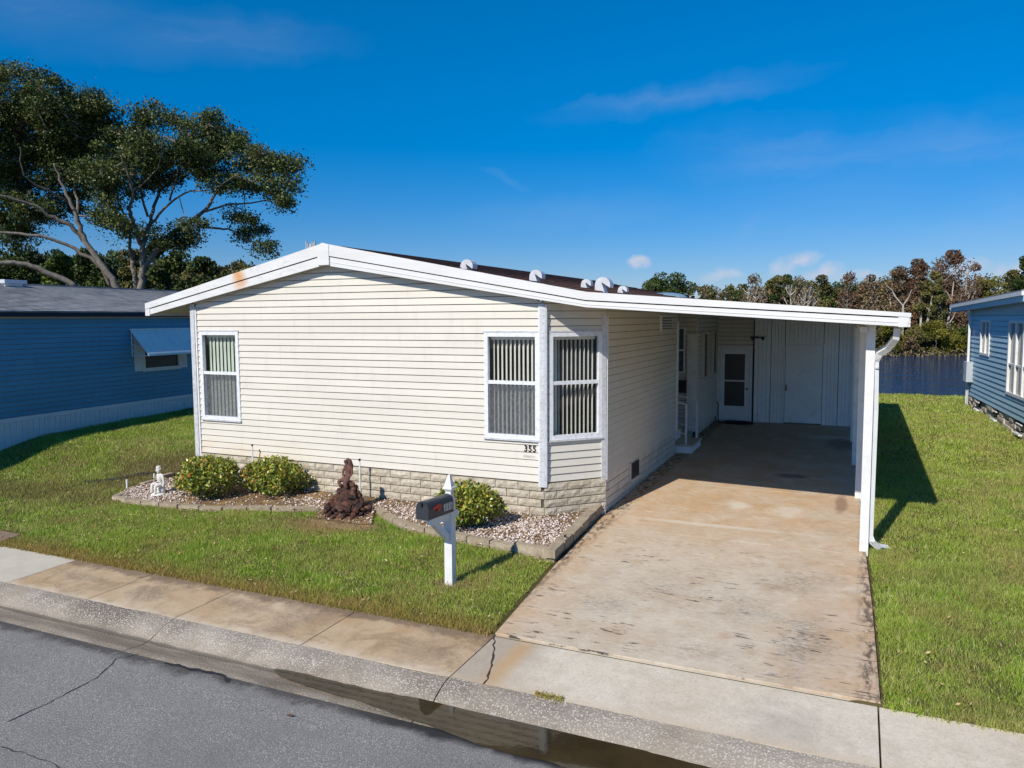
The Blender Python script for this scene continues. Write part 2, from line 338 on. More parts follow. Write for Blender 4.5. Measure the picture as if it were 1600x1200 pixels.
wv = m.ma('ADD', m.noise(1.3, 4, .55, stretch=(.3,1.9,1)), m.ma('MULTIPLY', m.noise(5, 3, .5, stretch=(.6,1.4,1)), .4)); wv = m.ma('ADD', wv, m.ma('MULTIPLY', m.noise(.33, 3, .6, stretch=(.35,1.3,1)), 5.)); m.bump(wv, .6, .20); MAT_WATER = m.m
m = M('lawn_soil'); n1 = m.noise(1.3, 6, .6); n2 = m.noise(30, 5, .7)
k = m.mix(m.rng(n2, .3, .7), (.045,.05,.016), (.15,.12,.05)); c = m.sep()
dry = m.rng(n1, .52, .68); k = m.mix(m.ma('MULTIPLY', dry, .6), k, (.17,.12,.06)); k = m.mix(m.spot(-7.4, 9.6, 1.0, .42, .4, 6, 2), k, m.mix(m.rng(n2, .35, .65), (.12,.08,.045), (.40,.28,.14)))
k = m.mix(m.rng(m.noise(60, 3), .55, .7, 0, .4), k, (.14,.10,.05))
m.col(k).rough(.95, .1).bump(n2, .8, .03); MAT_SOIL = m.m
MAT_LAWN_SHADOW = simple('lawn_shadow_dark', (.03,.03,.015), .95, .4, 12, bump=.5)  # dark colour that paints a cast shadow line on the left lawn
m = M('bed_mulch'); v = m.vor(38, out='Color'); k = m.mix(m.rng(m.noise(40, 4, .7), .35, .65), (.10,.065,.035), (.30,.20,.11)); k = m.mix(m.rng(m.noise(2.5,4), .5, .62, 0, .6), k, (.38,.24,.10))
m.col(k).rough(.95, .1).bump(m.noise(60, 5), 1, .02); MAT_MULCH = m.m
def vcol(name, stops, r=.6, trans=.0, spec=.3, worldmix=None):
    m = M(name); a = m.node('ShaderNodeAttribute', attribute_name='v'); k = m.ramp(a.outputs['Fac'], stops)
    if worldmix: k = worldmix(m, k)
    m.col(k).rough(r, spec)
    if trans:
        t = m.node('ShaderNodeBsdfTranslucent'); m.link(k if not isinstance(k, tuple) else k, t.inputs[0])
        mx = m.node('ShaderNodeMixShader'); mx.inputs[0].default_value = trans
        m.link(m.b.outputs[0], mx.inputs[1]); m.link(t.outputs[0], mx.inputs[2]); m.link(mx.outputs[0], m.n['Material Output'].inputs[0])
    return m.m
def grass_world(m, k):
    n1 = m.noise(1.25, 6, .62); n3 = m.noise(.45, 3); c = m.sep(); x, y, z = c
    k = m.mix(m.rng(n3, .35, .65, 0, .5), k, (.36,.42,.055))
    dry = m.rng(n1, .46, .68, 0, .62)
    k = m.mix(dry, k, (.42,.32,.13)); k = m.mix(m.rng(m.noise(4.5, 5, .6), .55, .72, 0, .5), k, (.40,.30,.13))
    # worn brown strip along the pavement and beside the left corner of the bed
    e = m.rng(m.ma('ADD', y, m.ma('MULTIPLY_ADD', m.noise(3, 4), .5, -.25)), 7.42, 7.02)
    e = m.ma('MULTIPLY', e, m.rng(x, .3, -3)); k = m.mix(m.ma('MULTIPLY', e, .62), k, (.42,.24,.09))
    s1 = m.spot(-12.6, 11.0, 1.9, 1.7, .45, 2.5, 1.5); k = m.mix(m.ma('MULTIPLY', s1, .75), k, (.27,.19,.095))
    s3 = m.spot(-14.5, 9.3, 3.2, .75, .5, 2, 1.5); k = m.mix(m.ma('MULTIPLY', s3, .6), k, (.22,.16,.075))
    s2 = m.spot(-7.7, 9.5, 1.0, .5, .35, 4, 1.6); k = m.mix(m.ma('MULTIPLY', s2, .8), k, (.42,.29,.14))
    s4 = m.spot(-4.5, 8.05, .35, .22, .4, 6, 1.8); k = m.mix(m.ma('MULTIPLY', s4, .7), k, (.42,.33,.17))
    rr = m.ma('MULTIPLY', m.rng(x, .2, 1.0), m.rng(m.noise(.8, 4), .38, .6)); k = m.mix(m.ma('MULTIPLY', rr, .28), k, (.42,.36,.15))
    return k
MAT_GRASS = vcol('grass_blades', [(0,(.07,.15,.016)),(.35,(.22,.40,.034)),(.7,(.44,.60,.07)),(.88,(.70,.66,.20)),(1,(.88,.78,.46))], .55, .28, .25, grass_world)
MAT_SHRUB = vcol('croton_leaves', [(0,(.02,.04,.006)),(.25,(.06,.11,.014)),(.5,(.20,.26,.03)),(.75,(.42,.42,.06)),(.95,(.58,.48,.11)),(1,(.50,.14,.03))], .35, .15, .5)
MAT_OAK = vcol('oak_leaves', [(0,(.012,.022,.006)),(.35,(.045,.075,.016)),(.7,(.125,.155,.035)),(1,(.26,.24,.085))], .5, .15)
MAT_BGREEN = vcol('green_leaves', [(0,(.012,.022,.007)),(.5,(.05,.08,.018)),(1,(.15,.19,.04))], .6, .15)
MAT_BLIME = vcol('lime_leaves', [(0,(.03,.05,.01)),(.5,(.10,.15,.025)),(1,(.22,.27,.05))], .6, .2)
MAT_BBROWN = vcol('brown_leaves', [(0,(.05,.035,.02)),(.5,(.20,.135,.07)),(1,(.38,.27,.15))], .7, .1)
MAT_BRED = vcol('rust_red_leaves', [(0,(.05,.028,.018)),(.5,(.16,.095,.058)),(1,(.32,.19,.10))], .7, .15)
MAT_BOLIVE = vcol('olive_leaves', [(0,(.03,.03,.01)),(.5,(.13,.125,.035)),(1,(.28,.24,.08))], .7, .15)
MAT_BYEL = vcol('yellow_leaves', [(0,(.04,.045,.01)),(.5,(.17,.17,.025)),(1,(.40,.33,.04))], .6, .2)
MAT_BARK = simple('grey_bark', (.18,.158,.135), .9, .35, 6, bump=.8, bscale=14)
MAT_PALEBARK = simple('pale_bark', (.42,.39,.34), .85, .3, 3)
MAT_REED = vcol('dry_reeds', [(0,(.07,.055,.03)),(1,(.34,.28,.17))], .8)
m = M('grey_shingles'); k = m.mix(m.rng(m.noise(3.2, 6, .7, stretch=(1,.9,1)), .35, .68), (.15,.15,.15), (.38,.375,.37)); k = m.mix(m.rng(m.noise(.7,5), .4, .65, 0, .4), k, (.42,.415,.41))
oi = m.node('ShaderNodeObjectInfo').outputs['Random']; m.col(k).rough(.9, .2).bump(m.noise(60, 3), .5, .01); MAT_SHG = m.m
m = M('brown_shingles'); k = m.mix(m.rng(m.noise(6, 6, .7), .35, .68), (.14,.065,.040), (.28,.15,.10)); m.col(k).rough(.9, .2).bump(m.noise(60,3), .5, .01); MAT_SHB = m.m
MAT_NAVY = simple('navy_fascia', (.012,.022,.045), .6, .1)
MAT_SKIRT = simple('white_skirting_panel', (.78,.80,.82), .5, .06, 3)
MAT_AWN = simple('pale_blue_awning', (.84,.86,.84), .45, .08, 5)
MAT_SHED = simple('shed_panel_paint', (.84,.86,.86), .55, .06, 2, dirt=(.4,.4,.4), dscale=4, damt=.3)
MAT_BLACK = simple('black_paint', (.018,.020,.023), .32, .2, spec=.6)
MAT_MBOX = simple('charcoal_mailbox', (.030,.036,.044), .38, .15, spec=.5)
MAT_RED = simple('red_flag', (.52,.035,.025), .4, .15)
m = M('lava_rock'); oi = m.node('ShaderNodeObjectInfo').outputs['Random']
k = m.ramp(oi, [(0,(.04,.030,.028)),(.35,(.10,.055,.045)),(.7,(.17,.075,.052)),(1,(.24,.13,.09))]); k = m.mix(m.ma('MULTIPLY', m.rng(m.noise(24, 6, .75), .48, .62), .7), k, (.022,.016,.016)); k = m.mix(m.ma('MULTIPLY', m.rng(m.noise(31, 4, .7), .6, .7), .5), k, (.30,.25,.20))
m.col(k).rough(.95, .2).bump(m.noise(38, 7, .75), 1.0, .03); MAT_LAVA = m.m
MAT_TERRA = simple('terracotta_figure', (.14,.065,.050), .85, .3, 10, bump=.6, bscale=40, dirt=(.035,.03,.03), dscale=16, damt=.8)
MAT_STONE = simple('weathered_white_stone', (.74,.71,.65), .85, .15, 14, dirt=(.16,.15,.13), dscale=26, damt=.65, bump=.6)
MAT_CLEAR = simple('rubber_hose', (.02,.025,.022), .5, .2)
MAT_PEB = vcol('marble_chips', [(0,(.12,.075,.05)),(.3,(.34,.24,.17)),(.55,(.56,.46,.40)),(1,(.80,.75,.71))], .7)
MAT_METER = simple('grey_meter_box', (.42,.46,.50), .5, .1)
MAT_SIL = simple('silver_sticker', (.62,.64,.66), .35, .1, metal=.2)
MAT_WGREY = simple('white_galvanised_vent', (.62,.64,.68), .4, .12, 10, metal=.15, dirt=(.3,.3,.32), dscale=12, damt=.5)
MAT_WOOD = simple('warm_room_light_wood', (.35,.2,.08), .6)

# ------------------------------------------------------------------ mesh building
class MB:
    def __init__(s): s.v = []; s.f = []; s.mi = []; s.mats = []
    def slot(s, m):
        if m not in s.mats: s.mats.append(m)
        return s.mats.index(m)
    def add(s, vs, fs, m=None):
        b = len(s.v); s.v += [tuple(p) for p in vs]; i = s.slot(m)
        for f in fs: s.f.append(tuple(b+j for j in f)); s.mi.append(i)
        return s
    def box(s, x0, x1, y0, y1, z0, z1, m=None):
        vs = [(x,y,z) for z in (z0,z1) for y in (y0,y1) for x in (x0,x1)]
        return s.add(vs, [(0,2,3,1),(4,5,7,6),(0,1,5,4),(2,6,7,3),(0,4,6,2),(1,3,7,5)], m)
    def obox(s, o, u, v, n, a, b, c, m=None):
        # oriented box: o + u*[a0,a1] + v*[b0,b1] + n*[c0,c1]
        o, u, v, n = Vector(o), Vector(u), Vector(v), Vector(n)
        vs = [o+u*x+v*y+n*z for z in c for y in b for x in a]
        f = [(0,2,3,1),(4,5,7,6),(0,1,5,4),(2,6,7,3),(0,4,6,2),(1,3,7,5)]
        if u.cross(v).dot(n) < 0: f = [q[::-1] for q in f]
        return s.add(vs, f, m)
    def prism(s, poly, d, m=None):
        # polygon (list of 3-D points) pushed along vector d
        n = len(poly); P = [Vector(p) for p in poly]; d = Vector(d); vs = P+[p+d for p in P]
        fs = [tuple(range(n))[::-1], tuple(range(n, 2*n))]+[(i,(i+1)%n,n+(i+1)%n,n+i) for i in range(n)]
        c = Vector((0,0,0))
        for i in range(n): c += P[i].cross(P[(i+1)%n])
        if c.dot(d) < 0: fs = [q[::-1] for q in fs]
        return s.add(vs, fs, m)
    def tube(s, pts, rad, m=None, n=6, caps=True, sq=False):
        pts = [Vector(p) for p in pts]; k = len(pts)
        if isinstance(rad, (int, float)): rad = [rad]*k
        vs = []; prev = None
        for i, p in enumerate(pts):
            t = (pts[min(i+1,k-1)]-pts[max(i-1,0)]).normalized()
            a = Vector((0,0,1)) if abs(t.z) < .9 else Vector((0,1,0))
            if prev is not None and (prev - t*prev.dot(t)).length > .1: e = (prev-t*prev.dot(t)).normalized()
            else: e = t.cross(a).normalized()
            prev = e; f = t.cross(e)
            for j in range(n):
                q = 2*pi*(j+.5*sq)/n; vs.append(p+(e*cos(q)+f*sin(q))*rad[i])
        fs = [(i*n+j, i*n+(j+1)%n, (i+1)*n+(j+1)%n, (i+1)*n+j) for i in range(k-1) for j in range(n)]
        if caps: fs += [tuple(range(n))[::-1], tuple((k-1)*n+j for j in range(n))]
        return s.add(vs, fs, m)
    def lathe(s, prof, c=(0,0,0), m=None, n=12):
        vs = []; k = len(prof)
        for r, z in prof:
            for j in range(n): q = 2*pi*j/n; vs.append((c[0]+r*cos(q), c[1]+r*sin(q), c[2]+z))
        fs = [(i*n+j, i*n+(j+1)%n, (i+1)*n+(j+1)%n, (i+1)*n+j) for i in range(k-1) for j in range(n)]
        fs += [tuple(range(n))[::-1], tuple((k-1)*n+j for j in range(n))]
        return s.add(vs, fs, m)
    def blob(s, c, r, m=None, nu=10, nv=7, wob=.15, seed=0, R=None):
        rr = random.Random(seed); vs = []; c = Vector(c)
        for i in range(nv+1):
            th = pi*i/nv
            for j in range(nu):
                ph = 2*pi*j/nu; k = 1+rr.uniform(-wob, wob); p = Vector((sin(th)*cos(ph)*r[0], sin(th)*sin(ph)*r[1], cos(th)*r[2]))*k
                if R: p = R@p
                vs.append(c+p)
        fs = [(i*nu+j, (i+1)*nu+j, (i+1)*nu+(j+1)%nu, i*nu+(j+1)%nu) for i in range(nv) for j in range(nu)]
        return s.add(vs, fs, m)
    def mesh(s, name, smooth=False):
        me = bpy.data.meshes.new(name); me.from_pydata(s.v, [], s.f)
        for m in s.mats:
            if m: me.materials.append(m)
        me.polygons.foreach_set('material_index', s.mi)
        if smooth: me.polygons.foreach_set('use_smooth', [True]*len(s.f))
        me.update(); return me
WL = {}
def ob(name, data, parent=None, loc=None, rot=None, **props):
    """data: mesh or None. loc is a world place; without one the mesh is in world coordinates."""
    o = bpy.data.objects.new(name, data); COL.objects.link(o)
    L = Vector(loc) if loc is not None else Vector((0,0,0)); WL[o.name] = L.copy()
    if parent is not None: o.parent = parent; L = L - WL[parent.name]
    o.location = L
    if rot is not None: o.rotation_euler = rot
    for k, v in props.items(): o[k] = v
    return o
def centred(mb, name, parent=None, smooth=False, **props):
    """object with its origin at the centre of its own mesh"""
    P = np.array(mb.v); c = (P.min(0)+P.max(0))/2; mb.v = [tuple(p) for p in (P-c)]
    return ob(name, mb.mesh(name, smooth), parent, tuple(c), **props)
def thing(name, label, cat, loc, group=None, mesh=None, rot=None):
    o = ob(name, mesh, None, loc, rot); o['label'] = label; o['category'] = cat
    if group: o['group'] = group
    return o
def npmesh(name, V, F, mat, attr=None, smooth=False):
    """fast mesh from numpy arrays: V (n,3), F (m,k)"""
    me = bpy.data.meshes.new(name); k = F.shape[1]
    me.vertices.add(len(V)); me.vertices.foreach_set('co', V.astype(np.float32).ravel())
    me.loops.add(F.size); me.loops.foreach_set('vertex_index', F.astype(np.int32).ravel())
    me.polygons.add(len(F)); me.polygons.foreach_set('loop_start', np.arange(0, F.size, k, dtype=np.int32))
    if smooth: me.polygons.foreach_set('use_smooth', np.ones(len(F), dtype=bool))
    me.materials.append(mat); me.update(calc_edges=True)
    if attr is not None:
        a = me.attributes.new('v', 'FLOAT', 'POINT'); a.data.foreach_set('value', attr.astype(np.float32))
    me.validate(); return me
def leaves(C, size, v, aspect=.55, up=.0, rng=RNG):
    """one pointed quad per centre in random directions"""
    n = len(C); a = rng.normal(size=(n,3)); a /= np.linalg.norm(a, axis=1)[:,None]
    b = rng.normal(size=(n,3)); b -= a*(a*b).sum(1)[:,None]; b /= np.linalg.norm(b, axis=1)[:,None]
    s = size*rng.uniform(.65, 1.35, n)[:,None]; a = a*s; b = b*s*aspect
    V = np.stack([C-a, C+b*.9, C+a, C-b*.9], 1).reshape(-1,3); F = np.arange(4*n).reshape(-1,4)
    return V, F, np.repeat(v, 4)
def cloudpts(c, r, n, rng=RNG, shell=.5):
    d = rng.normal(size=(n,3)); d /= np.linalg.norm(d, axis=1)[:,None]
    t = rng.uniform(0, 1, n)**(1/3.)*(1-shell)+shell*rng.uniform(.75, 1.02, n)
    return np.array(c)+d*t[:,None]*np.array(r)

# =================================================================== THE GROUND
# one sheet to the horizon, with the canal cut into it
def zsheet(x, y):
    if y < 6.9: return -.40
    if y < 32.15: return G(x, y)
    if y < 32.6: return .28 - (y-32.15)/.45*.95
    if y < 86: return -1.4
    if y < 90: return -1.4+(y-86)/4*1.0
    return min(.3, -.4+(y-90)*.15)
xs = [-900,-300,-120,-60,-40,-30,-25]+[-22+i*.5 for i in range(57)]+[8,10,14,20,30,60,120,300,900]
ys = [-60,-20,0,4,6.6,6.89,6.94]+[7.2+i*.4 for i in range(62)]+[31.9,32.15,32.6,34,60,84,86,88,90,92,96,110,200,600,3000]
ys = sorted(set(ys))
V = np.array([(x, y, zsheet(x, y)) for y in ys for x in xs]); nx = len(xs)
F = np.array([(j*nx+i, j*nx+i+1, (j+1)*nx+i+1, (j+1)*nx+i) for j in range(len(ys)-1) for i in range(nx-1)])
# a ring inside the driveway footprint is lowered so the slab sits in it
for i, (x, y, z) in enumerate(V):
    if -3.4 < x < .1 and 7 < y < 22.3: V[i,2] -= .10
    if -11.5 < x < -4.2 and 11.3 < y < 24: V[i,2] -= .1
ob('ground', npmesh('ground', V, F, MAT_SOIL), kind='structure')
ob('water', MB().add([(-400,32.2,-.60),(400,32.2,-.60),(400,93,-.60),(-400,93,-.60)], [(0,1,2,3)], MAT_WATER).mesh('water'), kind='structure')
# road -------------------------------------------------------------------
road = MB(); yy = [5.322,4.6,3.5,2,0,-2.5,-5,-8]; zz = [-.205,-.185,-.165,-.14,-.12,-.12,-.14,-.2]
for i in range(len(yy)-1):
    for a, b in ((-120,-30),(-30,-12),(-12,12),(12,60)):
        road.add([(a,yy[i],zz[i]),(b,yy[i],zz[i]),(b,yy[i+1],zz[i+1]),(a,yy[i+1],zz[i+1])], [(3,2,1,0)], MAT_ASPH)
roado = ob('road', road.mesh('road'), kind='structure')
def strip(name, pts, wd, zf, mat, parent=None, seed=1, thick=0, **p):
    """thin wandering ribbon lying on a surface; zf(x,y) gives its height"""
    r = random.Random(seed); vs = []; P = []
    for i in range(len(pts)-1):
        a, b = Vector(pts[i][:2]), Vector(pts[i+1][:2]); n = max(2, int((b-a).length/.05))
        for k in range(n): P.append(a.lerp(b, k/n))
    P.append(Vector(pts[-1][:2])); 
    for i, q in enumerate(P):
        t = (P[min(i+1,len(P)-1)]-P[max(0,i-1)]).normalized(); nrm = Vector((-t.y, t.x)); j = nrm*r.uniform(-.012, .012)
        ww = wd*r.uniform(.45, 1.25)
        for s_ in (-.5, .5): v = q+j+nrm*ww*s_; vs.append((v.x, v.y, zf(v.x, v.y)))
    fs = [(2*i, 2*i+2, 2*i+3, 2*i+1) for i in range(len(P)-1)]
    me = MB().add(vs, fs, mat).mesh(name); return ob(name, me, parent, **p)
def zroad(x, y): return float(np.interp(y, yy[::-1], zz[::-1]))+.004
a = atz(182,1030,-.2)
strip('road_crack', [atz(215,1022,-.2), a, atz(150,1060,-.19), atz(70,1100,-.17), atz(10,1128,-.17)], .010, zroad, MAT_TAR, roado, 3)
strip('road_crack', [atz(258,1036,-.205), atz(300,1046,-.205), atz(350,1056,-.205), atz(356,1066,-.2)], .05, zroad, MAT_TAR, roado, 4)
strip('road_crack', [atz(0,1168,-.17), atz(60,1185,-.17), atz(120,1210,-.17)], .008, zroad, MAT_TAR, roado, 5)
# rolled curb, in segments with joints ---------------------------------------
prof = [(5.985,-.098),(5.90,-.112),(5.82,-.135),(5.74,-.172),(5.68,-.205),(5.62,-.222),(5.56,-.224),(5.48,-.218),(5.40,-.212),(5.33,-.206)]
cuts = [-30,-24,-18,-12.6,-9.9,-6.83,-3.36,.235,3.6,7,12,20]
curbo = ob('curb', None, None, (0,5.6,-.2), kind='structure')
for i in range(len(cuts)-1):
    a, b = cuts[i]+.006, cuts[i+1]-.006; mb = MB(); n = max(2, int((b-a)/.35)); rr = random.Random(i); vs = []
    for k in range(n+1):
        x = a+(b-a)*k/n
        for j, (y, z) in enumerate(prof): vs.append((x, y+(rr.uniform(-.012,.012) if j in (0,len(prof)-1) and 0<k<n else 0), z+rr.uniform(-.003,.003)))
        vs.append((x, 5.33, -.5)); vs.append((x, 5.985, -.5))
    q = len(prof)+2; fs = [(k*q+j, k*q+(j+1)%q, (k+1)*q+(j+1)%q, (k+1)*q+j) for k in range(n) for j in range(q)]
    fs += [tuple(range(q))[::-1], tuple(n*q+j for j in range(q))]
    mb.add(vs, fs, MAT_CURB); centred(mb, 'curb_section', curbo, kind='structure')
# sidewalk slabs ---------------------------------------------------------------
walk = ob('sidewalk', None, None, (-3,6.5,-.1), kind='structure')
def slab(name, poly, top, mat, parent, depth=.1, bev=.003, zf=None, **p):
    P = [Vector((x, y, 0)) for x, y in poly]; c = sum(P, Vector())/len(P); zf = zf or (lambda x, y: top)
    mb = MB(); o = [(p_.x, p_.y) for p_ in P]; inn = []
    for p_ in P: d = (c-p_).normalized(); q = p_+d*bev*1.4; inn.append((q.x, q.y))
    n = len(P); vs = [(x,y,zf(x,y)-depth) for x,y in o]+[(x,y,zf(x,y)-bev*.8) for x,y in o]+[(x,y,zf(x,y)) for x,y in inn]
    fs = [(i,(i+1)%n,n+(i+1)%n,n+i) for i in range(n)]+[(n+i,n+(i+1)%n,2*n+(i+1)%n,2*n+i) for i in range(n)]+[tuple(2*n+i for i in range(n))]
    mb.add(vs, fs, mat); return centred(mb, name, parent, **p)
def zw(x, y): return -.086-.016*(6.98-y)
J = [-30,-28.2,-26.4,-24.6,-22.8,-21,-19.2,-17.4,-15.6,-14.1,-12.6,-11.4,-9.74,-8.27,-6.85,-5.09,-3.36]
for i in range(len(J)-1):
    slab('paving_slab', [(J[i]+.005,5.99),(J[i+1]-.005,5.99),(J[i+1]-.005,6.98),(J[i]+.005,6.98)], 0, MAT_GREYSLAB if J[i+1] == -9.74 else MAT_WALK, walk, .14, zf=zw, kind='structure')
crk = (-3.37,6.98),(-3.27,6.75),(-3.2,6.6),(-3.12,6.4),(-3.05,6.2),(-3.0,5.99)
slab('paving_slab', [(-3.355,5.99),(.23,5.99),(.23,6.975),(-3.355,6.975)], 0, MAT_APRON, walk, .14, zf=zw, kind='structure')
strip('slab_crack', crk, .02, lambda x, y: zw(x,y)+.003, MAT_CRACK, walk, 9)
J2 = [.24,1.9,3.5,5.1,6.7,8.3,12,20]
for i in range(len(J2)-1): slab('paving_slab', [(J2[i]+.005,5.99),(J2[i+1]-.005,5.99),(J2[i+1]-.005,6.96),(J2[i]+.005,6.96)], 0, MAT_APRON if i == 0 else MAT_WALK, walk, .14, zf=zw, kind='structure')
# neighbour's path stub at far left
slab('path', [(-15.2,7.0),(-11.55,7.0),(-11.65,7.42),(-15.2,7.46)], 0, MAT_WALK, None, .12, zf=lambda x, y: -.072+.012*(y-7), kind='structure')
# driveway -----------------------------------------------------------------------
drv = ob('driveway', None, None, (-1.6,14,0), kind='structure')
def zd(x, y): return .02*(y-11)+.012
def dl(y): return float(np.interp(y, [7,9.3,11.7,17,22.6,24], [-3.37,-3.56,-3.70,-3.74,-3.72,-3.72]))
def dr(y): return float(np.interp(y, [7,10.3,11.2,14.2,17.2,22.6], [.225,.17,.13,.06,-.04,-.14]))+.03
dj = [6.99,11.08,14.3,17.9,22.6]
for i in range(4):
    a, b = dj[i]+(.006 if i else 0), dj[i+1]-.006; yk = [a]+[q for q in (9.3,11.7) if a < q < b]+[b]
    poly = [(dl(q), q) for q in yk[::-1]]+[(dr(q), q) for q in yk]
    slab('driveway_slab', poly, 0, MAT_DRIVE, drv, .14, zf=zd, kind='structure')
# floor of the step recess
slab('driveway_slab', [(-4.9,17.2),(-3.73,17.2),(-3.73,19.45),(-4.9,19.45)], 0, MAT_DRIVE, drv, .12, zf=lambda x, y: zd(x,y)-.001, kind='structure')
# puddle in the gutter -------------------------------------------------------------
pu = [atz(*p, -.205) for p in ((434,1046),(480,1054),(540,1069),(600,1082),(650,1092),(700,1098),(760,1112),(830,1128),(900,1146),(1000,1172),(1080,1194),(1160,1212),(1260,1230),(1300,1260),(1200,1300),(1040,1262),(980,1232),(905,1206),(850,1190),(800,1180),(750,1166),(710,1150),(660,1132),(630,1122),(560,1096),(490,1076),(440,1058),(426,1048))]
rr = random.Random(5); pts = []
for i, p in enumerate(pu):
    q = pu[(i+1)%len(pu)]
    for k in range(4):
        z = p.lerp(q, k/4); pts.append((z.x+rr.uniform(-.012,.012), z.y+rr.uniform(-.010,.010), -.199))
cx = sum(p[0] for p in pts)/len(pts)
bm = bmesh.new(); vv = [bm.verts.new(p) for p in pts]; bm.faces.new(vv); bmesh.ops.triangulate(bm, faces=bm.faces[:])
me = bpy.data.meshes.new('puddle'); bm.normal_update()
for f in bm.faces:
    if f.normal.z < 0: f.normal_flip()
bm.to_mesh(me); bm.free(); me.materials.append(MAT_PUDDLE); ob('puddle', me, kind='structure')

# =================================================================== siding
def plank_wall(parent, o, u, n, length, zb, e, nrows, mat, top=None, holes=(), core=None, thick=.09, prot=.020, name='siding_plank', jit=.0):
    """courses of lap siding, each plank an object; wall core mesh behind; holes = (u0,u1,row0,row1)"""
    o = Vector((o[0], o[1], 0)); u = Vector((u[0], u[1], 0)).normalized(); n = Vector((n[0], n[1], 0)).normalized(); Z = Vector((0,0,1))
    cmb = MB(); segs = []
    for r in range(nrows):
        z0, z1 = zb+r*e, zb+(r+1)*e; iv = [(0, length)]
        for (a, b, r0, r1) in holes:
            if r0 <= r < r1:
                nv = []
                for (s, t) in iv:
                    if b <= s or a >= t: nv.append((s, t)); continue
                    if a > s: nv.append((s, a))
                    if b < t: nv.append((b, t))
                iv = nv
        for (s, t) in iv:
            s1, t1, s2, t2 = s, t, s, t
            if top:     # clip with the roof line
                A = top(z0); B = top(z1)
                if A is None: continue
                if B is None: B = ((A[0]+A[1])/2-.01, (A[0]+A[1])/2+.01)
                s1, t1, s2, t2 = max(s, A[0]), min(t, A[1]), max(s, B[0]), min(t, B[1])
                if t1-s1 < .05: continue
                if t2-s2 < .01: s2 = t2 = (s1+t1)/2
            segs.append((s1, t1, s2, t2, z0, z1))
    par = parent
    for (s1, t1, s2, t2, z0, z1) in segs:
        cmb.prism([o+u*s1+Z*z0-n*.002, o+u*t1+Z*z0-n*.002, o+u*t2+Z*z1-n*.002, o+u*s2+Z*z1-n*.002], -n*thick, core or mat)
    wall = ob('wall', cmb.mesh('wall'), par)
    for (s1, t1, s2, t2, z0, z1) in segs:
        p = prot; mb = MB(); zt = z1+.004
        A = [(s1, z0, 0), (t1, z0, 0), (t1, z0, p), (s1, z0, p)]; B = [(s2, zt, 0), (t2, zt, 0), (t2, zt, .003), (s2, zt, .003)]
        g = .012; A = [(s1, z0+g, 0), (t1, z0+g, 0), (t1, z0+g, p), (s1, z0+g, p)]
        P = [o+u*a+Z*z+n*d for (a, z, d) in A+B]
        fs = [(0,1,2,3),(1,5,6,2),(3,2,6,7),(7,6,5,4),(0,3,7,4),(0,4,5,1)]
        if u.cross(Z).dot(n) > 0: fs = [q[::-1] for q in fs]
        mb.add(P, fs, mat)
        fs = [(0,1,2,3),(3,2,6,7)] if u.cross(Z).dot(n) <= 0 else [(3,2,1,0),(7,6,2,3)]
        Q = [o+u*a+Z*z+n*d for (a, z, d) in ((s1,z0,.001),(t1,z0,.001),(t1,z0,.004),(s1,z0,.004),(s1,z0+g,.001),(t1,z0+g,.001),(t1,z0+g,.004),(s1,z0+g,.004))]
        mb.add(Q, fs, MAT_SEAM); centred(mb, name, wall)
    return wall

# =================================================================== THE CREAM HOME
FY = 11.02; FR = 10.82                     # facade plane, fascia plane
home = thing('mobile_home', 'cream clapboard mobile home with white low gable roof, attached carport and stone block skirting', 'house', (-7.6, 16, 0))
E_ = .1166; ZB = .62
Lt = aty(227,474,FR); Lb = aty(231,492.5,FR); Ap = aty(504,380,FR); Kt = aty(915,456,FR); Km = aty(915,470,FR); Kb = aty(915,480,FR); Rt = aty(1424,489,FR); Rb = aty(1419,511,FR)
Apm = aty(512,399,FR); Lm = aty(228,484,FR); Rm = aty(1423,497,FR); Apb = aty(507,414,FR)
def lipoly(pts, x):
    return float(np.interp(x, [p[0] for p in pts], [p[1] for p in pts]))
botline = [(Lb.x, Lb.z), (Ap.x, Apb.z), (Kb.x, Kb.z), (Rb.x, Rb.z)]
midline = [(Lm.x, Lm.z), (Ap.x, Apm.z), (Km.x, Km.z), (Rm.x, Rm.z)]
topline = [(Lt.x, Lt.z), (Ap.x, Ap.z), (Kt.x, Kt.z), (Rt.x, Rt.z)]
XL, XP = -11.66, -4.46                      # left corner, right gable post
def gable_top(z):
    # range of u (from XL) where the wall is below the soffit line at height z
    z = z-.02
    if z >= botline[1][1]: return None
    xl = np.interp(z, [botline[0][1], botline[1][1]], [botline[0][0], botline[1][0]])
    xr = np.interp(z, [botline[2][1], botline[1][1]], [botline[2][0], botline[1][0]])
    if z < botline[0][1]: xl = -99
    if z < botline[2][1]: xr = 99
    return (xl-XL, xr-XL)
R0, R1 = 6, 20                              # rows taken by the windows
wl = plank_wall(home, (XL, FY), (1,0), (0,-1), XP-XL, ZB, E_, 34, MAT_CREAM, gable_top, [(.12,1.04,R0,R1), (XP-.92-XL-.06, XP-.02-XL-.06, R0, R1)])
C1, C2 = Vector((XP+.02,FY+.0,0)), Vector((-3.70,11.82,0)); cu = (C2-C1).normalized(); cn = Vector((cu.y, -cu.x, 0)); cl = (C2-C1).length
wz = plank_wall(home, (C1.x,C1.y), cu, cn, cl, ZB, E_, 25, MAT_CREAM, None, [(.10, cl-.10, R0, R1)])
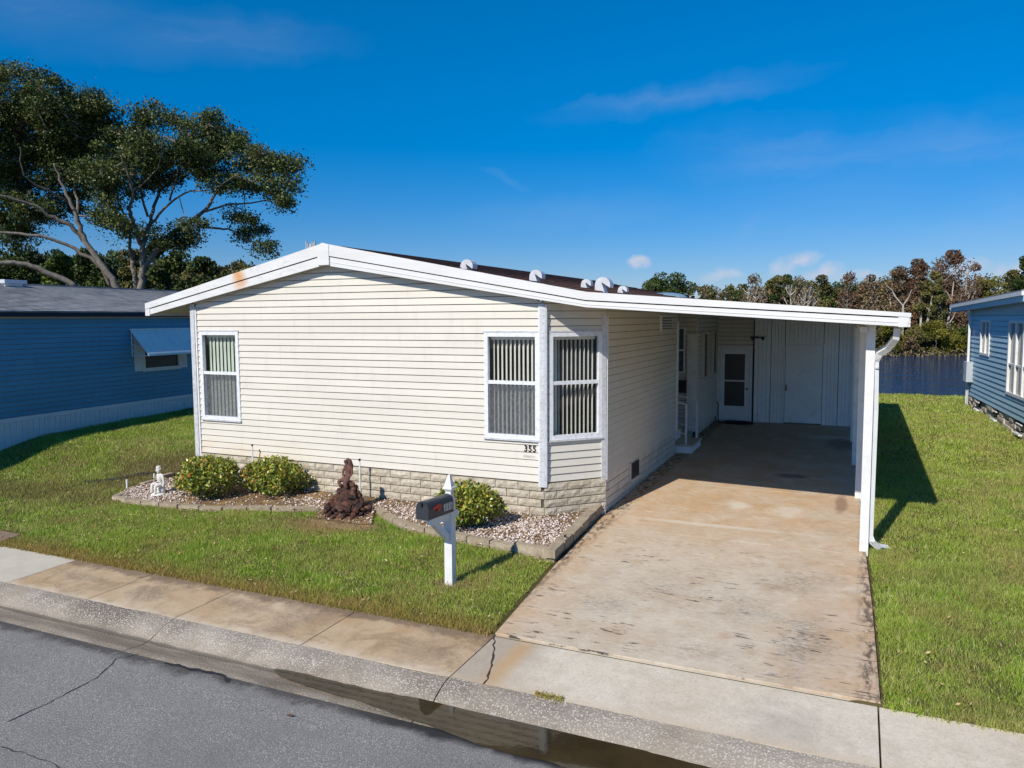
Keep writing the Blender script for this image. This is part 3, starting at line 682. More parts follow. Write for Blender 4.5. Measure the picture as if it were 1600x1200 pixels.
# near side wall (faces the drive), upper rows stop under the carport roof
def zr(x, y=0): return lipoly(botline, x)
plank_wall(home, (-3.70,11.84), (0,1), (1,0), 17.1-11.84, ZB, E_, 25, MAT_CREAM)
plank_wall(home, (-3.70,17.1), (-1,0), (0,1), 1.2, ZB, E_, 25, MAT_CREAM)
plank_wall(home, (-4.9,17.1), (0,1), (1,0), 2.4, ZB, E_, 25, MAT_CREAM)
P_ = aty(1055,515,19.5).x; Q_ = aty(1072,515,19.5).x
zJ1, zJ0 = aty(1062,512,19.5).z, aty(1062,586,19.5).z
rj0, rj1 = int(round((zJ0-ZB)/E_)), int(round((zJ1-ZB)/E_))
fw = plank_wall(home, (-4.9,19.5), (1,0), (0,-1), 1.18, ZB, E_, 25, MAT_CREAM, None, [(.15, Q_+4.9, rj0, rj1)])
plank_wall(home, (-3.72,19.52), (0,1), (1,0), 22.5-19.52, .36, E_, 27, MAT_CREAM)
plank_wall(home, (-3.70,22.5), (1,0), (0,-1), 1.01, 2.30, E_, 10, MAT_CREAM)
# hidden outer walls so the house is whole
hw = MB(); hw.box(XL-.02, XL+.08, FY+.1, 24.9, -.1, 3.15, MAT_CREAM); hw.box(XL, -.14, 24.8, 24.9, -.1, 3.2, MAT_CREAM)
ob('wall', hw.mesh('wall'), home)
# door and shed wall at the back of the carport -------------------------------------------
GZ = .23
dz0, dz1 = GZ+.02, aty(1145,541,22.5).z
ob('wall', MB().box(-3.70,-2.69,22.52,22.6,dz1+.05,2.30,MAT_CREAM).box(-3.72,-.14,22.62,22.7,.1,3.2,MAT_DARK).mesh('wall'), home)
dmb = MB(); x0, x1 = -3.70, -2.73
dmb.box(x0,x0+.07,22.46,22.56,dz0,dz1,MAT_WHITE).box(x1-.07,x1,22.46,22.56,dz0,dz1,MAT_WHITE).box(x0+.07,x1-.07,22.46,22.56,dz1-.06,dz1,MAT_WHITE).box(x0,x1,22.44,22.56,GZ-.05,dz0,MAT_ALU)
frame = ob('door_frame', dmb.mesh('door_frame'), home)
dm = MB(); a0, a1 = x0+.075, x1-.075; y0, y1 = 22.47, 22.51
gz0, gz1, gm_ = dz0+.42, dz1-.22, (dz0+dz1)/2+.08
dm.box(a0,a0+.13,y0,y1,dz0+.01,dz1-.065,MAT_WHITE).box(a1-.13,a1,y0,y1,dz0+.01,dz1-.065,MAT_WHITE)
dm.box(a0+.13,a1-.13,y0,y1,dz0+.01,gz0,MAT_WHITE).box(a0+.13,a1-.13,y0,y1,gz1,dz1-.065,MAT_WHITE).box(a0+.13,a1-.13,y0+.005,y1,gm_-.02,gm_+.02,MAT_WHITE)
door = ob('door', dm.mesh('door'), home, label='white screen door with two dark panes')
for q0, q1 in ((gz0, gm_-.02), (gm_+.02, gz1)): ob('door_pane', MB().box(a0+.13,a1-.13,y0+.02,y0+.03,q0,q1,MAT_BLACK).mesh('pane'), door)
ob('door_handle', MB().lathe([(.012,0),(.03,.01),(.03,.03),(.012,.045)], (0,0,0), MAT_BLACK, 8).mesh('door_handle'), door, (a1-.06, 22.45, dz0+.92), (pi/2,0,0))
# shed wall: vertical grooved panels
px_ = [-2.69,-2.24,-1.87,-.88,-.50,-.12]
for i in (0,1,3,4):
    mb = MB(); a, b = px_[i]+.006, px_[i+1]-.006; k = max(2, int(round((b-a)/.10)))
    for j in range(k): mb.box(a+(b-a)*j/k+.002, a+(b-a)*(j+1)/k-.002, 22.47-(.002 if j%2 else 0), 22.55, GZ+.01, lipoly(botline, a+(b-a)*j/k)+.035, MAT_SHED)
    centred(mb, 'shed_panel', home)
mb = MB(); a, b = px_[2]+.006, px_[3]-.006; zt = aty(1254,539,22.5).z
for j in range(9): mb.box(a+(b-a)*j/9+.002, a+(b-a)*(j+1)/9-.002, 22.47-(.002 if j%2 else 0), 22.55, zt+.03, lipoly(botline, a+(b-a)*j/9)+.035, MAT_SHED)
centred(mb, 'shed_panel', home)
mb = MB(); mb.box(a+.012,b-.012,22.452,22.50,GZ+.04,zt,MAT_SHED)
for j in range(1,9): mb.box(a+(b-a)*j/9-.004, a+(b-a)*j/9+.004, 22.446,22.452,GZ+.05,zt-.01,MAT_SHED)
sd = centred(mb, 'shed_door', home); mb = MB().box(a+.03,a+.06,22.42,22.452,1.15,1.33,MAT_BLACK); centred(mb, 'door_handle', sd)
ob('shed_trim', MB().box(px_[2]-.02,px_[2]+.008,22.44,22.47,GZ,zt+.02,MAT_SHED).box(px_[3]-.008,px_[3]+.02,22.44,22.47,GZ,zt+.02,MAT_SHED).box(px_[2]-.02,px_[3]+.02,22.44,22.47,zt+.005,zt+.03,MAT_SHED).box(-2.715,-2.695,22.45,22.5,GZ,3.1,MAT_DARK).mesh('shed_trim'), home)
ob('shed_side', MB().box(-.13,-.06,22.4,24.8,.1,3.1,MAT_SHED).mesh('shed_side'), home)
# wall lamp over the shed panel
lp = aty(1186,527,22.4); mb = MB().box(lp.x-.16,lp.x-.02,22.36,22.47,lp.z-.03,lp.z+.03,MAT_BLACK); mb.tube([(lp.x-.05,22.38,lp.z),(lp.x+.1,22.3,lp.z-.01)], .018, MAT_BLACK)
for s_ in (-.16,.12): mb.lathe([(.02,-.05),(.055,0),(.05,.05)], (lp.x+s_,22.3,lp.z-.03), MAT_BLACK, 8)
lamp = ob('wall_lamp', mb.mesh('wall_lamp'), home); ob('lamp_bulb', MB().blob((lp.x+.17,22.3,lp.z-.01),(.05,.05,.05),MAT_WHITE,8,6,0).mesh('lamp_bulb'), lamp)
# windows ------------------------------------------------------------------------------------
def window(parent, o, u, n, w_, z0, z1, nv, vane, gap=0, screen=True, tilt=.3, name='window', left_warm=False, vlabel=None, tw=.055):
    o = Vector((o[0], o[1], 0)); u = Vector((u[0],u[1],0)).normalized(); n = Vector((n[0],n[1],0)).normalized(); Z = Vector((0,0,1)); f = .042
    B = lambda mb, a, b, c, m: mb.obox(o, u, Z, n, a, b, c, m)
    mb = MB(); e = .025
    B(mb,(-e,f),(z0-e,z1+e),(-.04,.03),MAT_FRAME); B(mb,(w_-f,w_+e),(z0-e,z1+e),(-.04,.03),MAT_FRAME)
    B(mb,(f,w_-f),(z1-f,z1+e),(-.04,.03),MAT_FRAME); B(mb,(f,w_-f),(z0-e,z0+f),(-.04,.034),MAT_FRAME)
    B(mb,(-e-.012,w_+e+.012),(z0-e-.03,z0-e),(-.0,.05),MAT_ALU); B(mb,(-e-.014,w_+e+.014),(z1+e,z1+e+.025),(0,.035),MAT_ALU)
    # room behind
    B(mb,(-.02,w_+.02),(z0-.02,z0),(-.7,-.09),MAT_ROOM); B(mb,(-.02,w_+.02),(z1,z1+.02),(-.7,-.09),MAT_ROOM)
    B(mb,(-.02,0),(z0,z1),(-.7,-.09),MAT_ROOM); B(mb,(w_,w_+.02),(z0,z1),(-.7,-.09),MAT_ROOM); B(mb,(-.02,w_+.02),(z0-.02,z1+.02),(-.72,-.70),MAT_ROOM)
    wo = centred(mb, name, parent); zm = (z0+z1)/2+.05
    r = MB(); B(r,(f,w_-f),(zm-.028,zm+.028),(-.03,.022),MAT_FRAME); centred(r, 'meeting_rail', wo)
    for a, b, d in ((zm+.028, z1-f, -.012), (z0+f, zm-.028, -.022)):
        g_ = MB(); B(g_,(f,w_-f),(a,b),(d-.004,d),MAT_GLASS); centred(g_, 'pane', wo)
    if screen: g_ = MB(); B(g_,(f,w_-f),(z0+f,zm-.028),(.000,.003),MAT_SCREEN); centred(g_, 'insect_screen', wo)
    hr = MB(); B(hr,(f,w_-f),(z1-f-.05,z1-f),(-.16,-.09),vane); centred(hr, 'blind_rail', wo)
    me = None; W_ = w_-2*f
    for i in range(nv):
        t = f+W_*(i+.5)/nv if not gap else f+W_*gap+W_*(1-gap)*(i+.5)/nv
        c = o+u*t-n*.125; du = (u*cos(tilt)-n*sin(tilt)); dn = Vector((du.y,-du.x,0)); v_ = MB()
        v_.obox(c, du, Z, dn, (-tw,tw), (z0+.02, z1-f-.05), (-.0015,.0015), vane); centred(v_, 'blind_vane', wo)
    if gap:
        for i in range(4):
            t = f+W_*gap*(i+.5)/4; v_ = MB(); v_.obox(o+u*t-n*.125, u, Z, n, (-.028,.028), (z0+.02, z1-f-.05), (-.0015,.0015), MAT_VANEG); centred(v_, 'blind_vane', wo)
    return wo
zw0, zw1 = ZB+R0*E_, ZB+R1*E_
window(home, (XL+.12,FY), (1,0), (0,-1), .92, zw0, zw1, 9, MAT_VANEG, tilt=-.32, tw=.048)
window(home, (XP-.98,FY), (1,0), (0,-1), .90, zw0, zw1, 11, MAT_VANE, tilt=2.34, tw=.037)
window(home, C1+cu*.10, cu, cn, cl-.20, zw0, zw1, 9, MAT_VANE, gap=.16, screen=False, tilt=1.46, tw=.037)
# jalousie window in the step recess
jo = Vector((-4.75,19.5,0)); jw = Q_+4.9-.15; mb = MB(); zj0, zj1 = ZB+rj0*E_, ZB+rj1*E_
for a, b, c, d in ((0,.05,zj0,zj1),(jw-.05,jw,zj0,zj1),(.05,jw-.05,zj0,zj0+.05),(.05,jw-.05,zj1-.05,zj1),(.05,jw-.05,(zj0+zj1)/2-.02,(zj0+zj1)/2+.02)): mb.box(-4.75+a,-4.75+b,19.45,19.53,c,d,MAT_FRAME)
mb.box(-4.74,-4.75+jw,19.6,19.62,zj0,zj1,MAT_ROOM)
jn = ob('window', mb.mesh('window'), home, label='small louvred window in the step recess')
nl = 12
MAT_LOUV = simple('blue_tinted_louvre', (.10,.20,.26), .15, .2, spec=.8)
for i in range(nl):
    z = zj0+.07+(zj1-zj0-.14)*(i+.5)/nl
    mb = MB().obox((-4.70,19.52,z), (1,0,0), (0,-.5,.86), (0,.86,.5), (0,jw-.1), (-.05,.05), (-.004,.004), MAT_LOUV); centred(mb, 'louvre', jn)
ob('letter_box', MB().box(P_-.1, Q_+.06, 19.30, 19.48, aty(1062,613,19.4).z, aty(1062,594,19.4).z, MAT_BLACK).mesh('letter_box'), home)
ob('wall_trim', MB().box(Q_+.05, -3.70, 19.40, 19.49, ZB-.3, 2.78, MAT_WHITE).mesh('wall_trim'), home)
ob('wall', MB().box(-4.9,-3.72,19.52,19.6,0,.62,MAT_PBLOCK).mesh('wall'), home)
for ya, yb in ((19.95,20.55),(21.35,21.95)):
    mb = MB(); z0, z1 = 1.62, 2.82
    for a, b, c, d in ((ya,ya+.06,z0,z1),(yb-.06,yb,z0,z1),(ya+.06,yb-.06,z0,z0+.05),(ya+.06,yb-.06,z1-.05,z1)): mb.box(-3.70,-3.61,a,b,c,d,MAT_SOFFIT)
    wi = centred(mb, 'window', home); centred(MB().box(-3.69,-3.65,ya+.06,yb-.06,z0+.05,z1-.05,MAT_BLACK), 'pane', wi)
# grille under the eave of the side wall, vent in the skirting
g0, g1 = atx(1032,492,-3.68), atx(1049,516,-3.68); mb = MB().box(-3.69,-3.655,g0.y,g1.y,g1.z,g0.z,MAT_WHITE); gr_ = centred(mb, 'wall_grille', home, label='small grey grille under the eave')
for i in range(5):
    z = g1.z+.03+(g0.z-g1.z-.05)*i/5; centred(MB().box(-3.655,-3.645,g0.y+.08,g1.y-.08,z,z+.022,MAT_BLACK), 'grille_slat', gr_)
# corner posts and trim (front) ------------------------------------------------------------------
def post(x0, x1, y0, y1, z0, z1, mat, name='corner_trim', seams=0):
    mb = MB().box(x0,x1,y0,y1,z0,z1,mat); o = centred(mb, name, home)
    return o
post(XL-.10, XL, FY-.05, FY+.08, .50, lipoly(botline, XL-.1)+.02, MAT_ALU)
post(XL-.0, XL+.035, FY-.035, FY-.0, .52, 3.42, MAT_WHITE)
mbp = MB(); zt = 3.42
mbp.box(XP-.062,XP-.035,FY-.04,FY,.56,zt,MAT_FRAME).box(XP-.035,XP+.045,FY-.052,FY,.56,zt,MAT_ALU)
mbp.obox((XP+.05,FY-.05,0), cu, (0,0,1), cn, (0,.035), (.56,zt-.02), (-.03,.012), MAT_FRAME); post_c = centred(mbp, 'corner_trim', home)
sc = MB()
for i in range(10):
    for s_ in (-.012,.035): sc.box(XP+s_-.004,XP+s_+.004,FY-.056,FY-.052,.8+i*.27,.808+i*.27,MAT_DARK)
ob('screw', sc.mesh('screw'), post_c, kind='stuff')
mbp = MB(); mbp.obox((-3.70,11.82,0), cu, (0,0,1), cn, (-.08,0), (.56,3.25), (-.02,.03), MAT_ALU); mbp.obox((-3.70,11.82,0), (0,1,0), (0,0,1), (1,0,0), (-.0,.05), (.56,3.2), (.0,.035), MAT_FRAME); centred(mbp, 'corner_trim', home)
post(-3.70,-3.665,17.04,17.13,ZB,3.1,MAT_FRAME)
# roof -----------------------------------------------------------------------------------------------
YB = 25.0
def roofseg(name, line, y0, y1, th, mat, i0=0, i1=3, up=0., parent=None):
    mb = MB()
    for i in range(i0, i1):
        (xa, za), (xb, zb_) = line[i], line[i+1]
        mb.prism([(xa,y0,za+up),(xb,y0,zb_+up),(xb,y0,zb_+up-th),(xa,y0,za+up-th)], (0,y1-y0,0), mat)
    return ob(name, mb.mesh(name), parent)
roof = roofseg('roof', topline, FR+.04, YB, .05, MAT_WHITE, 2, 3, -.03, home)
rs = MB()
for i in (0,1):       # shingle courses, each overlapping the next lower one
    (xa, za), (xb, zb_) = topline[i], topline[i+1]
    if i == 1: (xa, za), (xb, zb_) = (xb, zb_), (xa, za)      # from eave to ridge
    n = 14 if i == 1 else 12
    for k in range(n):
        t0, t1 = k/n, (k+1)/n; p0 = (xa+(xb-xa)*t0, za+(zb_-za)*t0); p1 = (xa+(xb-xa)*t1, za+(zb_-za)*t1)
        rs.prism([(p0[0],FR+.05,p0[1]-.05),(p0[0],FR+.05,p0[1]+.006),(p1[0],FR+.05,p1[1]-.012),(p1[0],FR+.05,p1[1]-.05)], (0,YB-FR-.05,0), MAT_SHB)
ob('shingle_course', rs.mesh('shingles'), roof, kind='stuff')
# soffit
sf = MB()
for i in range(3):
    (xa, za), (xb, zb_) = botline[i], botline[i+1]
    sf.prism([(xa,FR+.03,za+.03),(xb,FR+.03,zb_+.03),(xb,FR+.03,zb_+.055),(xa,FR+.03,za+.055)], (0,(YB-FR-.03) if i != 1 else YB-FR-.03,0), MAT_SOFFIT)
ob('soffit', sf.mesh('soffit'), home)
# under-eave trim strip on the gable, following the slope
tr_ = MB()
for i in (0,1):
    (xa, za), (xb, zb_) = botline[i], botline[i+1]
    xa = max(xa, XL); za = lipoly(botline, xa); xb2 = min(xb, XP-.08); zb2 = lipoly(botline, xb2)
    tr_.prism([(xa,FY-.04,za+.0),(xb2,FY-.04,zb2+.0),(xb2,FY-.04,zb2+.07),(xa,FY-.04,za+.07)], (0,.035,0), MAT_SOFFIT)
ob('gable_trim', tr_.mesh('gable_trim'), home)
# fascia: proud upper band, dark drip gap, lower band
for i in range(3):
    ta, tb, ma, mb_, ba, bb = topline[i], topline[i+1], midline[i], midline[i+1], botline[i], botline[i+1]
    up = MB().prism([(ta[0],FR,ta[1]),(tb[0],FR,tb[1]),(tb[0],FR,mb_[1]+.012),(ta[0],FR,ma[1]+.012)], (0,.05,0), MAT_FASCIA)
    f_ = centred(up, 'fascia', home)
    lo = MB().prism([(ma[0],FR+.018,ma[1]-.006),(mb_[0],FR+.018,mb_[1]-.006),(mb_[0],FR+.018,bb[1]),(ma[0],FR+.018,ba[1])], (0,.035,0), MAT_FASCIA)
    centred(lo, 'lower_fascia', home)
    if i == 2 or i == 1:
        hb = MB(); hz = .5
        (xa, za), (xb, zb_) = [(q[0], (q[1]*.45+r_[1]*.55)) for q, r_ in ((ma, ba), (mb_, bb))]
        hb.prism([(xa,FR+.012,za+.006),(xb,FR+.012,zb_+.006),(xb,FR+.012,zb_-.006),(xa,FR+.012,za-.006)], (0,.006,0), MAT_FASCIA); centred(hb, 'fascia_rib', home)
gp = MB()
for i in range(3):
    ma, mb_ = midline[i], midline[i+1]
    if i == 2: mb_ = (mb_[0]-.16, mb_[1])
    if i == 0: ma = (ma[0]+.16, ma[1]+.05)
    gp.prism([(ma[0],FR+.03,ma[1]+.03),(mb_[0],FR+.03,mb_[1]+.03),(mb_[0],FR+.03,mb_[1]-.03),(ma[0],FR+.03,ma[1]-.03)], (0,.02,0), MAT_DARK)
ob('fascia_gap', gp.mesh('fascia_gap'), home)
ax = Ap.x; centred(MB().prism([(ax-.11,FR-.012,Ap.z-.035),(ax,FR-.012,Ap.z+.008),(ax+.13,FR-.012,Ap.z-.03),(ax+.13,FR-.012,Apb.z-.0),(ax-.11,FR-.012,Apb.z-.0)], (0,.065,0), MAT_FASCIA), 'ridge_cap', home)
# eave gutters at both sides
centred(MB().prism([(Lt.x-.02,FR+.006,Lt.z+.005),(Lt.x-.02,FR+.006,Lb.z-.01),(Lt.x+.1,FR+.006,Lb.z-.01),(Lt.x+.1,FR+.006,Lt.z+.005)], (0,YB-FR,0), MAT_FASCIA), 'eave_gutter', home)
centred(MB().prism([(Rt.x-.003,FR+.007,Rt.z-.004),(Rt.x-.04,FR+.007,Rb.z),(Rt.x-.14,FR+.007,Rb.z),(Rt.x-.14,FR+.007,Rt.z-.004)], (0,YB-FR,0), MAT_FASCIA), 'eave_gutter', home)
# carport beam and posts
for (y, x, z) in ((11.25,.135,G(0,11.25)),(14.3,.06,.07),(17.2,-.02,.12),(20.0,-.08,.18)):
    b_ = MB().box(x-.055,x+.055,y,y+.11,z-.05,lipoly(botline,x)+.03,MAT_WHITE); pc = centred(b_, 'carport_post', home)
centred(MB().prism([(.0,11.2,2.99),(.09,11.2,2.99),(.09,11.2,3.06),(.0,11.2,3.06)], (-.16,11.3,0), MAT_WHITE), 'carport_beam', home)
sb = MB()
for k in range(8): x = -3.4+k*.46; sb.prism([(x,FR+.1,zr(x)+.0),(x+.03,FR+.1,zr(x)+.0),(x+.03,FR+.1,zr(x)+.035),(x,FR+.1,zr(x)+.035)], (0,22.4-FR-.1,0), MAT_SOFFIT)
ob('ceiling_rib', sb.mesh('ceiling_rib'), home)
ob('post_cap', MB().box(.10,.21,11.0,11.12,lipoly(botline,.13)-.01,lipoly(botline,.13)+.03,MAT_WHITE).mesh('post_cap'), home)
dn = [aty(1402,512,11.0), aty(1400,528,11.05), aty(1388,543,11.2), aty(1374,552,11.28), aty(1367,565,11.32), aty(1366,640,11.35), aty(1358,836,11.35), aty(1362,846,11.35), aty(1372,855,11.42), aty(1387,858,11.6)]
centred(MB().tube(dn, .055, MAT_WHITE, 4, sq=True), 'downspout', home)
for k in (4, 6):
    p_ = dn[k]; ob('bracket', MB().box(p_.x-.045,p_.x+.045,p_.y-.05,p_.y+.05,p_.z-.09,p_.z-.07,MAT_ALU).mesh('bracket'), home)
sl_ = aty(1383,858,11.6)
# roof vents: sheet-metal goosenecks and one round skylight
def vent(px, py, h, label=None, wd=None):
    # the base stands on the right slope: sight line against the slope plane
    (xa, za), (xb, zb_) = topline[1], topline[2]; d = ray(px, py); sl2 = (zb_-za)/(xb-xa)
    t = (za+sl2*(0-xa)-CH)/(d.z-sl2*d.x); p = EYE+d*t
    if p.y > 24.5 or p.y < 11.2:
        p = aty(px, py, min(max(p.y, 11.4), 24.4))
    u_ = h = h*.82; wd = wd or h*.62; pts = []
    base = p.z-.06
    out_ = [(-.34,0),(-.34,.42)]+[(-.34+.46*(1-cos(q)), .50+.46*sin(q)) for q in [pi*k/8 for k in range(0,9)]]
    out_ = [(-.34,-.15),(-.34,.5)]+[(.08-.42*cos(pi*k/9), .5+.42*sin(pi*k/9)) for k in range(1,10)]+[(.47,.36),(.02,.66),(.28,-.15)]
    poly = [(p.x+a*u_, p.y, base+b*u_) for a, b in out_]
    mb = MB().prism(poly, (0,wd,0), MAT_WGREY)
    mb.box(p.x-.40*u_,p.x+.40*u_,p.y-.05,p.y+wd+.05,base-.06,base+.03,MAT_WGREY)
    return centred(mb, 'roof_vent', roof)
vent(727,424,.34); vent(835,439,.32); vent(914,449,.28); vent(939,455,.40); vent(971,458,.26); 
sk = aty(1040,466,22.0); mb = MB().lathe([(.62,-.12),(.62,.02),(.5,.10),(.25,.15),(.02,.165)], (sk.x,sk.y,sk.z), simple('grey_dome', (.22,.32,.38), .25, .1, spec=.7), 20); ob('skylight', mb.mesh('skylight'), roof)
ob('skylight_curb', MB().box(sk.x-.75,sk.x+.75,sk.y-.75,sk.y+.75,sk.z-.3,sk.z-.05,MAT_WHITE).mesh('skylight_curb'), roof)

# skirting of split-face blocks -----------------------------------------------------------------------
BH, BL = .128, .40
def block_mesh(seed, L, H=BH-.014, D=.10, mat=MAT_BLOCK, nx=5, nz=2, amp=.012, mg=.0):
    r = random.Random(seed); mb = MB(); vs = []
    for j in range(nz+1):
        for i in range(nx+1):
            edge = i in (0,nx) or j in (0,nz)
            vs.append((-L/2+L*i/nx+(0 if edge else r.uniform(-.02,.02)), -(0 if edge else r.uniform(.3,1)*amp), -H/2+H*j/nz+(0 if edge else r.uniform(-.01,.01))))
    q = nx+1; fs = [(j*q+i, j*q+i+1, (j+1)*q+i+1, (j+1)*q+i) for j in range(nz) for i in range(nx)]
    b = len(vs); vs += [(-L/2,D,-H/2),(L/2,D,-H/2),(L/2,D,H/2),(-L/2,D,H/2)]
    fs += [tuple([b,b+1]+[i for i in range(nx,-1,-1)]), (b+1,b+2)+tuple(j*q+nx for j in range(nz,-1,-1)), (b+2,b+3)+tuple(nz*q+i for i in range(0,nx+1)), (b+3,b)+tuple(j*q for j in range(0,nz+1)), (b,b+3,b+2,b+1)]
    mb.add(vs, fs, mat); return mb.mesh('block')
BM = {}
def bmesh_for(L, mat, var, amp=.012):
    k = (round(L,2), mat.name, var, amp)
    if k not in BM: BM[k] = block_mesh(hash((k[0],var))%9999, k[0], mat=mat, amp=amp)
    return BM[k]
skirt = ob('skirting', MB().box(XL-.02,XP+.02,FY+.0,FY+.07,-.25,ZB-.012,MAT_MORTAR).obox((XP+.02,FY,0),cu,(0,0,1),cn,(0,cl),(-.2,ZB-.012),(-.07,.0),MAT_MORTAR).mesh('skirting'), home)
rr = random.Random(3)
def lay(o, u, n, L, mat, parent, rows=5, top=ZB, proud=.03, zmin=None, amp=.012):
    ang = math.atan2(u[1], u[0]); o = Vector((o[0],o[1],0)); u = Vector((u[0],u[1],0)); n = Vector((n[0],n[1],0))
    for r in range(rows):
        s = -BL/2 if r % 2 else 0.; zc = top-BH*(r+.5)-.004
        while s < L-.02:
            a, b = max(0, s), min(L, s+BL)
            if b-a > .06:
                me = bmesh_for(b-a-.012, mat, rr.randrange(4), amp); c = o+u*((a+b)/2)+n*(proud+rr.uniform(-.003,.004)); ob('block', me, parent, (c.x,c.y,zc), (0,0,ang))
            s += BL
lay((XL-.02,FY), (1,0), (0,-1), XP-XL+.05, MAT_BLOCK, skirt, rows=5, amp=.02)
lay((XP+.03,FY-.02), (cu.x,cu.y), (cn.x,cn.y), cl+.0, MAT_BLOCK, skirt, rows=5, amp=.02)
# painted block skirting under the side walls
sk2 = ob('skirting', MB().box(-3.80,-3.727,11.84,17.1,-.2,ZB-.004,simple('painted_joint', (.30,.27,.22), .9, .3, 20)).box(-3.80,-3.74,19.52,22.5,-.0,.36,MAT_PBLOCK).mesh('skirting'), home, label='painted cream block skirting beside the driveway')
BH_s = BH; lay((-3.745,11.84), (0,1), (1,0), 17.1-11.84, MAT_PBLOCK, sk2, rows=5, proud=.025, amp=.006)
v0, v1 = atx(985,718,-3.70), atx(999,742,-3.70); y0, y1, z0, z1 = v0.y, v1.y, .28, .55
y0, y1 = atx(985,730,-3.7).y, atx(998,730,-3.7).y
mb = MB().box(-3.72,-3.69,y0,y1,z0,z1,MAT_BLACK).box(-3.72,-3.68,y0-.03,y0,z0-.03,z1+.03,MAT_PBLOCK).box(-3.72,-3.68,y1,y1+.03,z0-.03,z1+.03,MAT_PBLOCK).box(-3.72,-3.66,y0,y1,z0-.04,z0,MAT_PBLOCK)
centred(mb, 'skirting_vent', home)

# house number and the little scroll under it -----------------------------------------------------------
def text_mesh(txt, size, ext, mat, bold=.0, sx=1.):
    cu_ = bpy.data.curves.new('t', 'FONT'); cu_.body = txt; cu_.size = size; cu_.extrude = ext; cu_.offset = bold; cu_.align_x = 'CENTER'; cu_.align_y = 'CENTER'; cu_.resolution_u = 3
    o = bpy.data.objects.new('t', cu_); COL.objects.link(o); dg = bpy.context.evaluated_depsgraph_get(); me = bpy.data.meshes.new_from_object(o.evaluated_get(dg))
    bpy.data.objects.remove(o); me.materials.clear(); me.materials.append(mat); me.transform(Matrix.Diagonal((sx,1,1,1))); return me
p = aty(828,701.5,FY-.03)
for i, ch in enumerate('355'):
    ob('house_number', text_mesh(ch, .145, .004, MAT_BLACK, .0012, .90), home, (p.x+(i-1)*.074, FY-.026, p.z), (pi/2,0,0), label='black digit %s' % ch)
scm = MB(); r = random.Random(2); q = aty(826,713,FY-.03)
for k in range(3):
    pts = [(q.x-.10+.2*t/14+r.uniform(-.006,.006), FY-.024, q.z+(k-1)*.012+.011*sin(t*1.7+k*2)+r.uniform(-.004,.004)) for t in range(15)]; scm.tube(pts, .0022, MAT_ALU, 4)
ob('scroll_ornament', scm.mesh('scroll_ornament'), home)

# =================================================================== entry steps
st_ = thing('entry_steps', 'white block entry steps with white metal handrails under the carport', 'steps', (-3.9,17.8,.13))
zg = .13
centred(MB().box(-4.88,-3.38,17.25,18.35,zg,zg+.16,MAT_SHED), 'bottom_step', st_); centred(MB().box(-4.88,-3.35,17.22,18.38,zg+.161,zg+.21,MAT_GREYSLAB), 'step_tread', st_)
centred(MB().box(-4.88,-3.85,17.3,18.3,zg+.211,zg+.42,MAT_SHED), 'top_step', st_); centred(MB().box(-4.88,-3.82,17.28,18.32,zg+.421,zg+.45,MAT_GREYSLAB), 'step_tread', st_)
for yy_, xx in ((17.32,-3.52),(18.28,-3.46)):
    rl = MB(); rl.box(xx-.02,xx+.02,yy_-.02,yy_+.02,zg+.211,zg+1.1,MAT_WHITE); rl.tube([(xx,yy_,zg+1.1),(-4.7,yy_,zg+1.42)], .018, MAT_WHITE); rl.tube([(xx,yy_,zg+.42),(-4.7,yy_,zg+.75)], .014, MAT_WHITE)
    rl.tube([(-3.95,yy_,zg+.45),(-3.95,yy_,zg+1.22)], .012, MAT_WHITE); rl.tube([(-4.4,yy_,zg+.45),(-4.4,yy_,zg+1.34)], .012, MAT_WHITE)
    centred(rl, 'handrail', st_)
# hose on the carport wall
hp = atg(1120,657); hx, hy = -3.45, 22.1
hs_ = MB(); pts = [(-3.6,21.8,.85),(-3.55,21.8,.80),(-3.56,21.85,.5),(-3.55,21.9,.26)]
for k in range(34):
    q = k/33*2*pi*2.2; pts.append((-3.0+.42*cos(q+pi)*(1-.004*k), 21.9+.16*sin(q+pi), .25+.0015*k))
hose = thing('garden_hose', 'black garden hose hanging from a wall tap and coiled by the screen door', 'hose', (-3.3,21.9,.24)); centred(hs_.tube(pts, .016, MAT_CLEAR, 5), 'hose', hose)
centred(MB().tube([(-3.70,21.8,.86),(-3.58,21.8,.86)], .018, MAT_ALU, 6).box(-3.62,-3.6,21.76,21.84,.88,.9,MAT_ALU), 'tap', hose)

# =================================================================== garden bed
edL = [atg(*p) for p in ((174,782),(207,789),(235,792),(266,796),(300,799),(336,800),(375,800),(417,800),(461,801),(500,800))]
edR = [atg(*p) for p in ((586,803),(600,813),(615,822),(640,832),(668,838),(695,842),(716,848),(762,857),(802,865),(862,880))]
bedpoly = [(-12.52,11.0)]+[(-12.45,9.95)]+[(p.x,p.y) for p in edL]+[(-8.0,9.85),(-7.3,9.78),(-6.9,9.85)]+[(p.x,p.y) for p in edR]+[(-3.60,9.4),(-3.74,11.8),(-4.46,11.0),(-11.7,11.0)]
def inpoly(x, y, P):
    c = False; n = len(P); j = n-1
    for i in range(n):
        if (P[i][1] > y) != (P[j][1] > y) and x < (P[j][0]-P[i][0])*(y-P[i][1])/(P[j][1]-P[i][1])+P[i][0]: c = not c
        j = i
    return c
def zbed(x, y):
    f = 1-exp(-((x+7.4)/1.15)**4-((y-9.7)/.45)**2)
    return .02*(y-11)+(.07*sm((y-9.2)/1.2)*sm((-3.4-x)/.8)+.026)*f+.002
bm = bmesh.new(); N = 70
gx0, gx1, gy0, gy1 = -12.6,-3.6,8.9,11.9; gr = {}
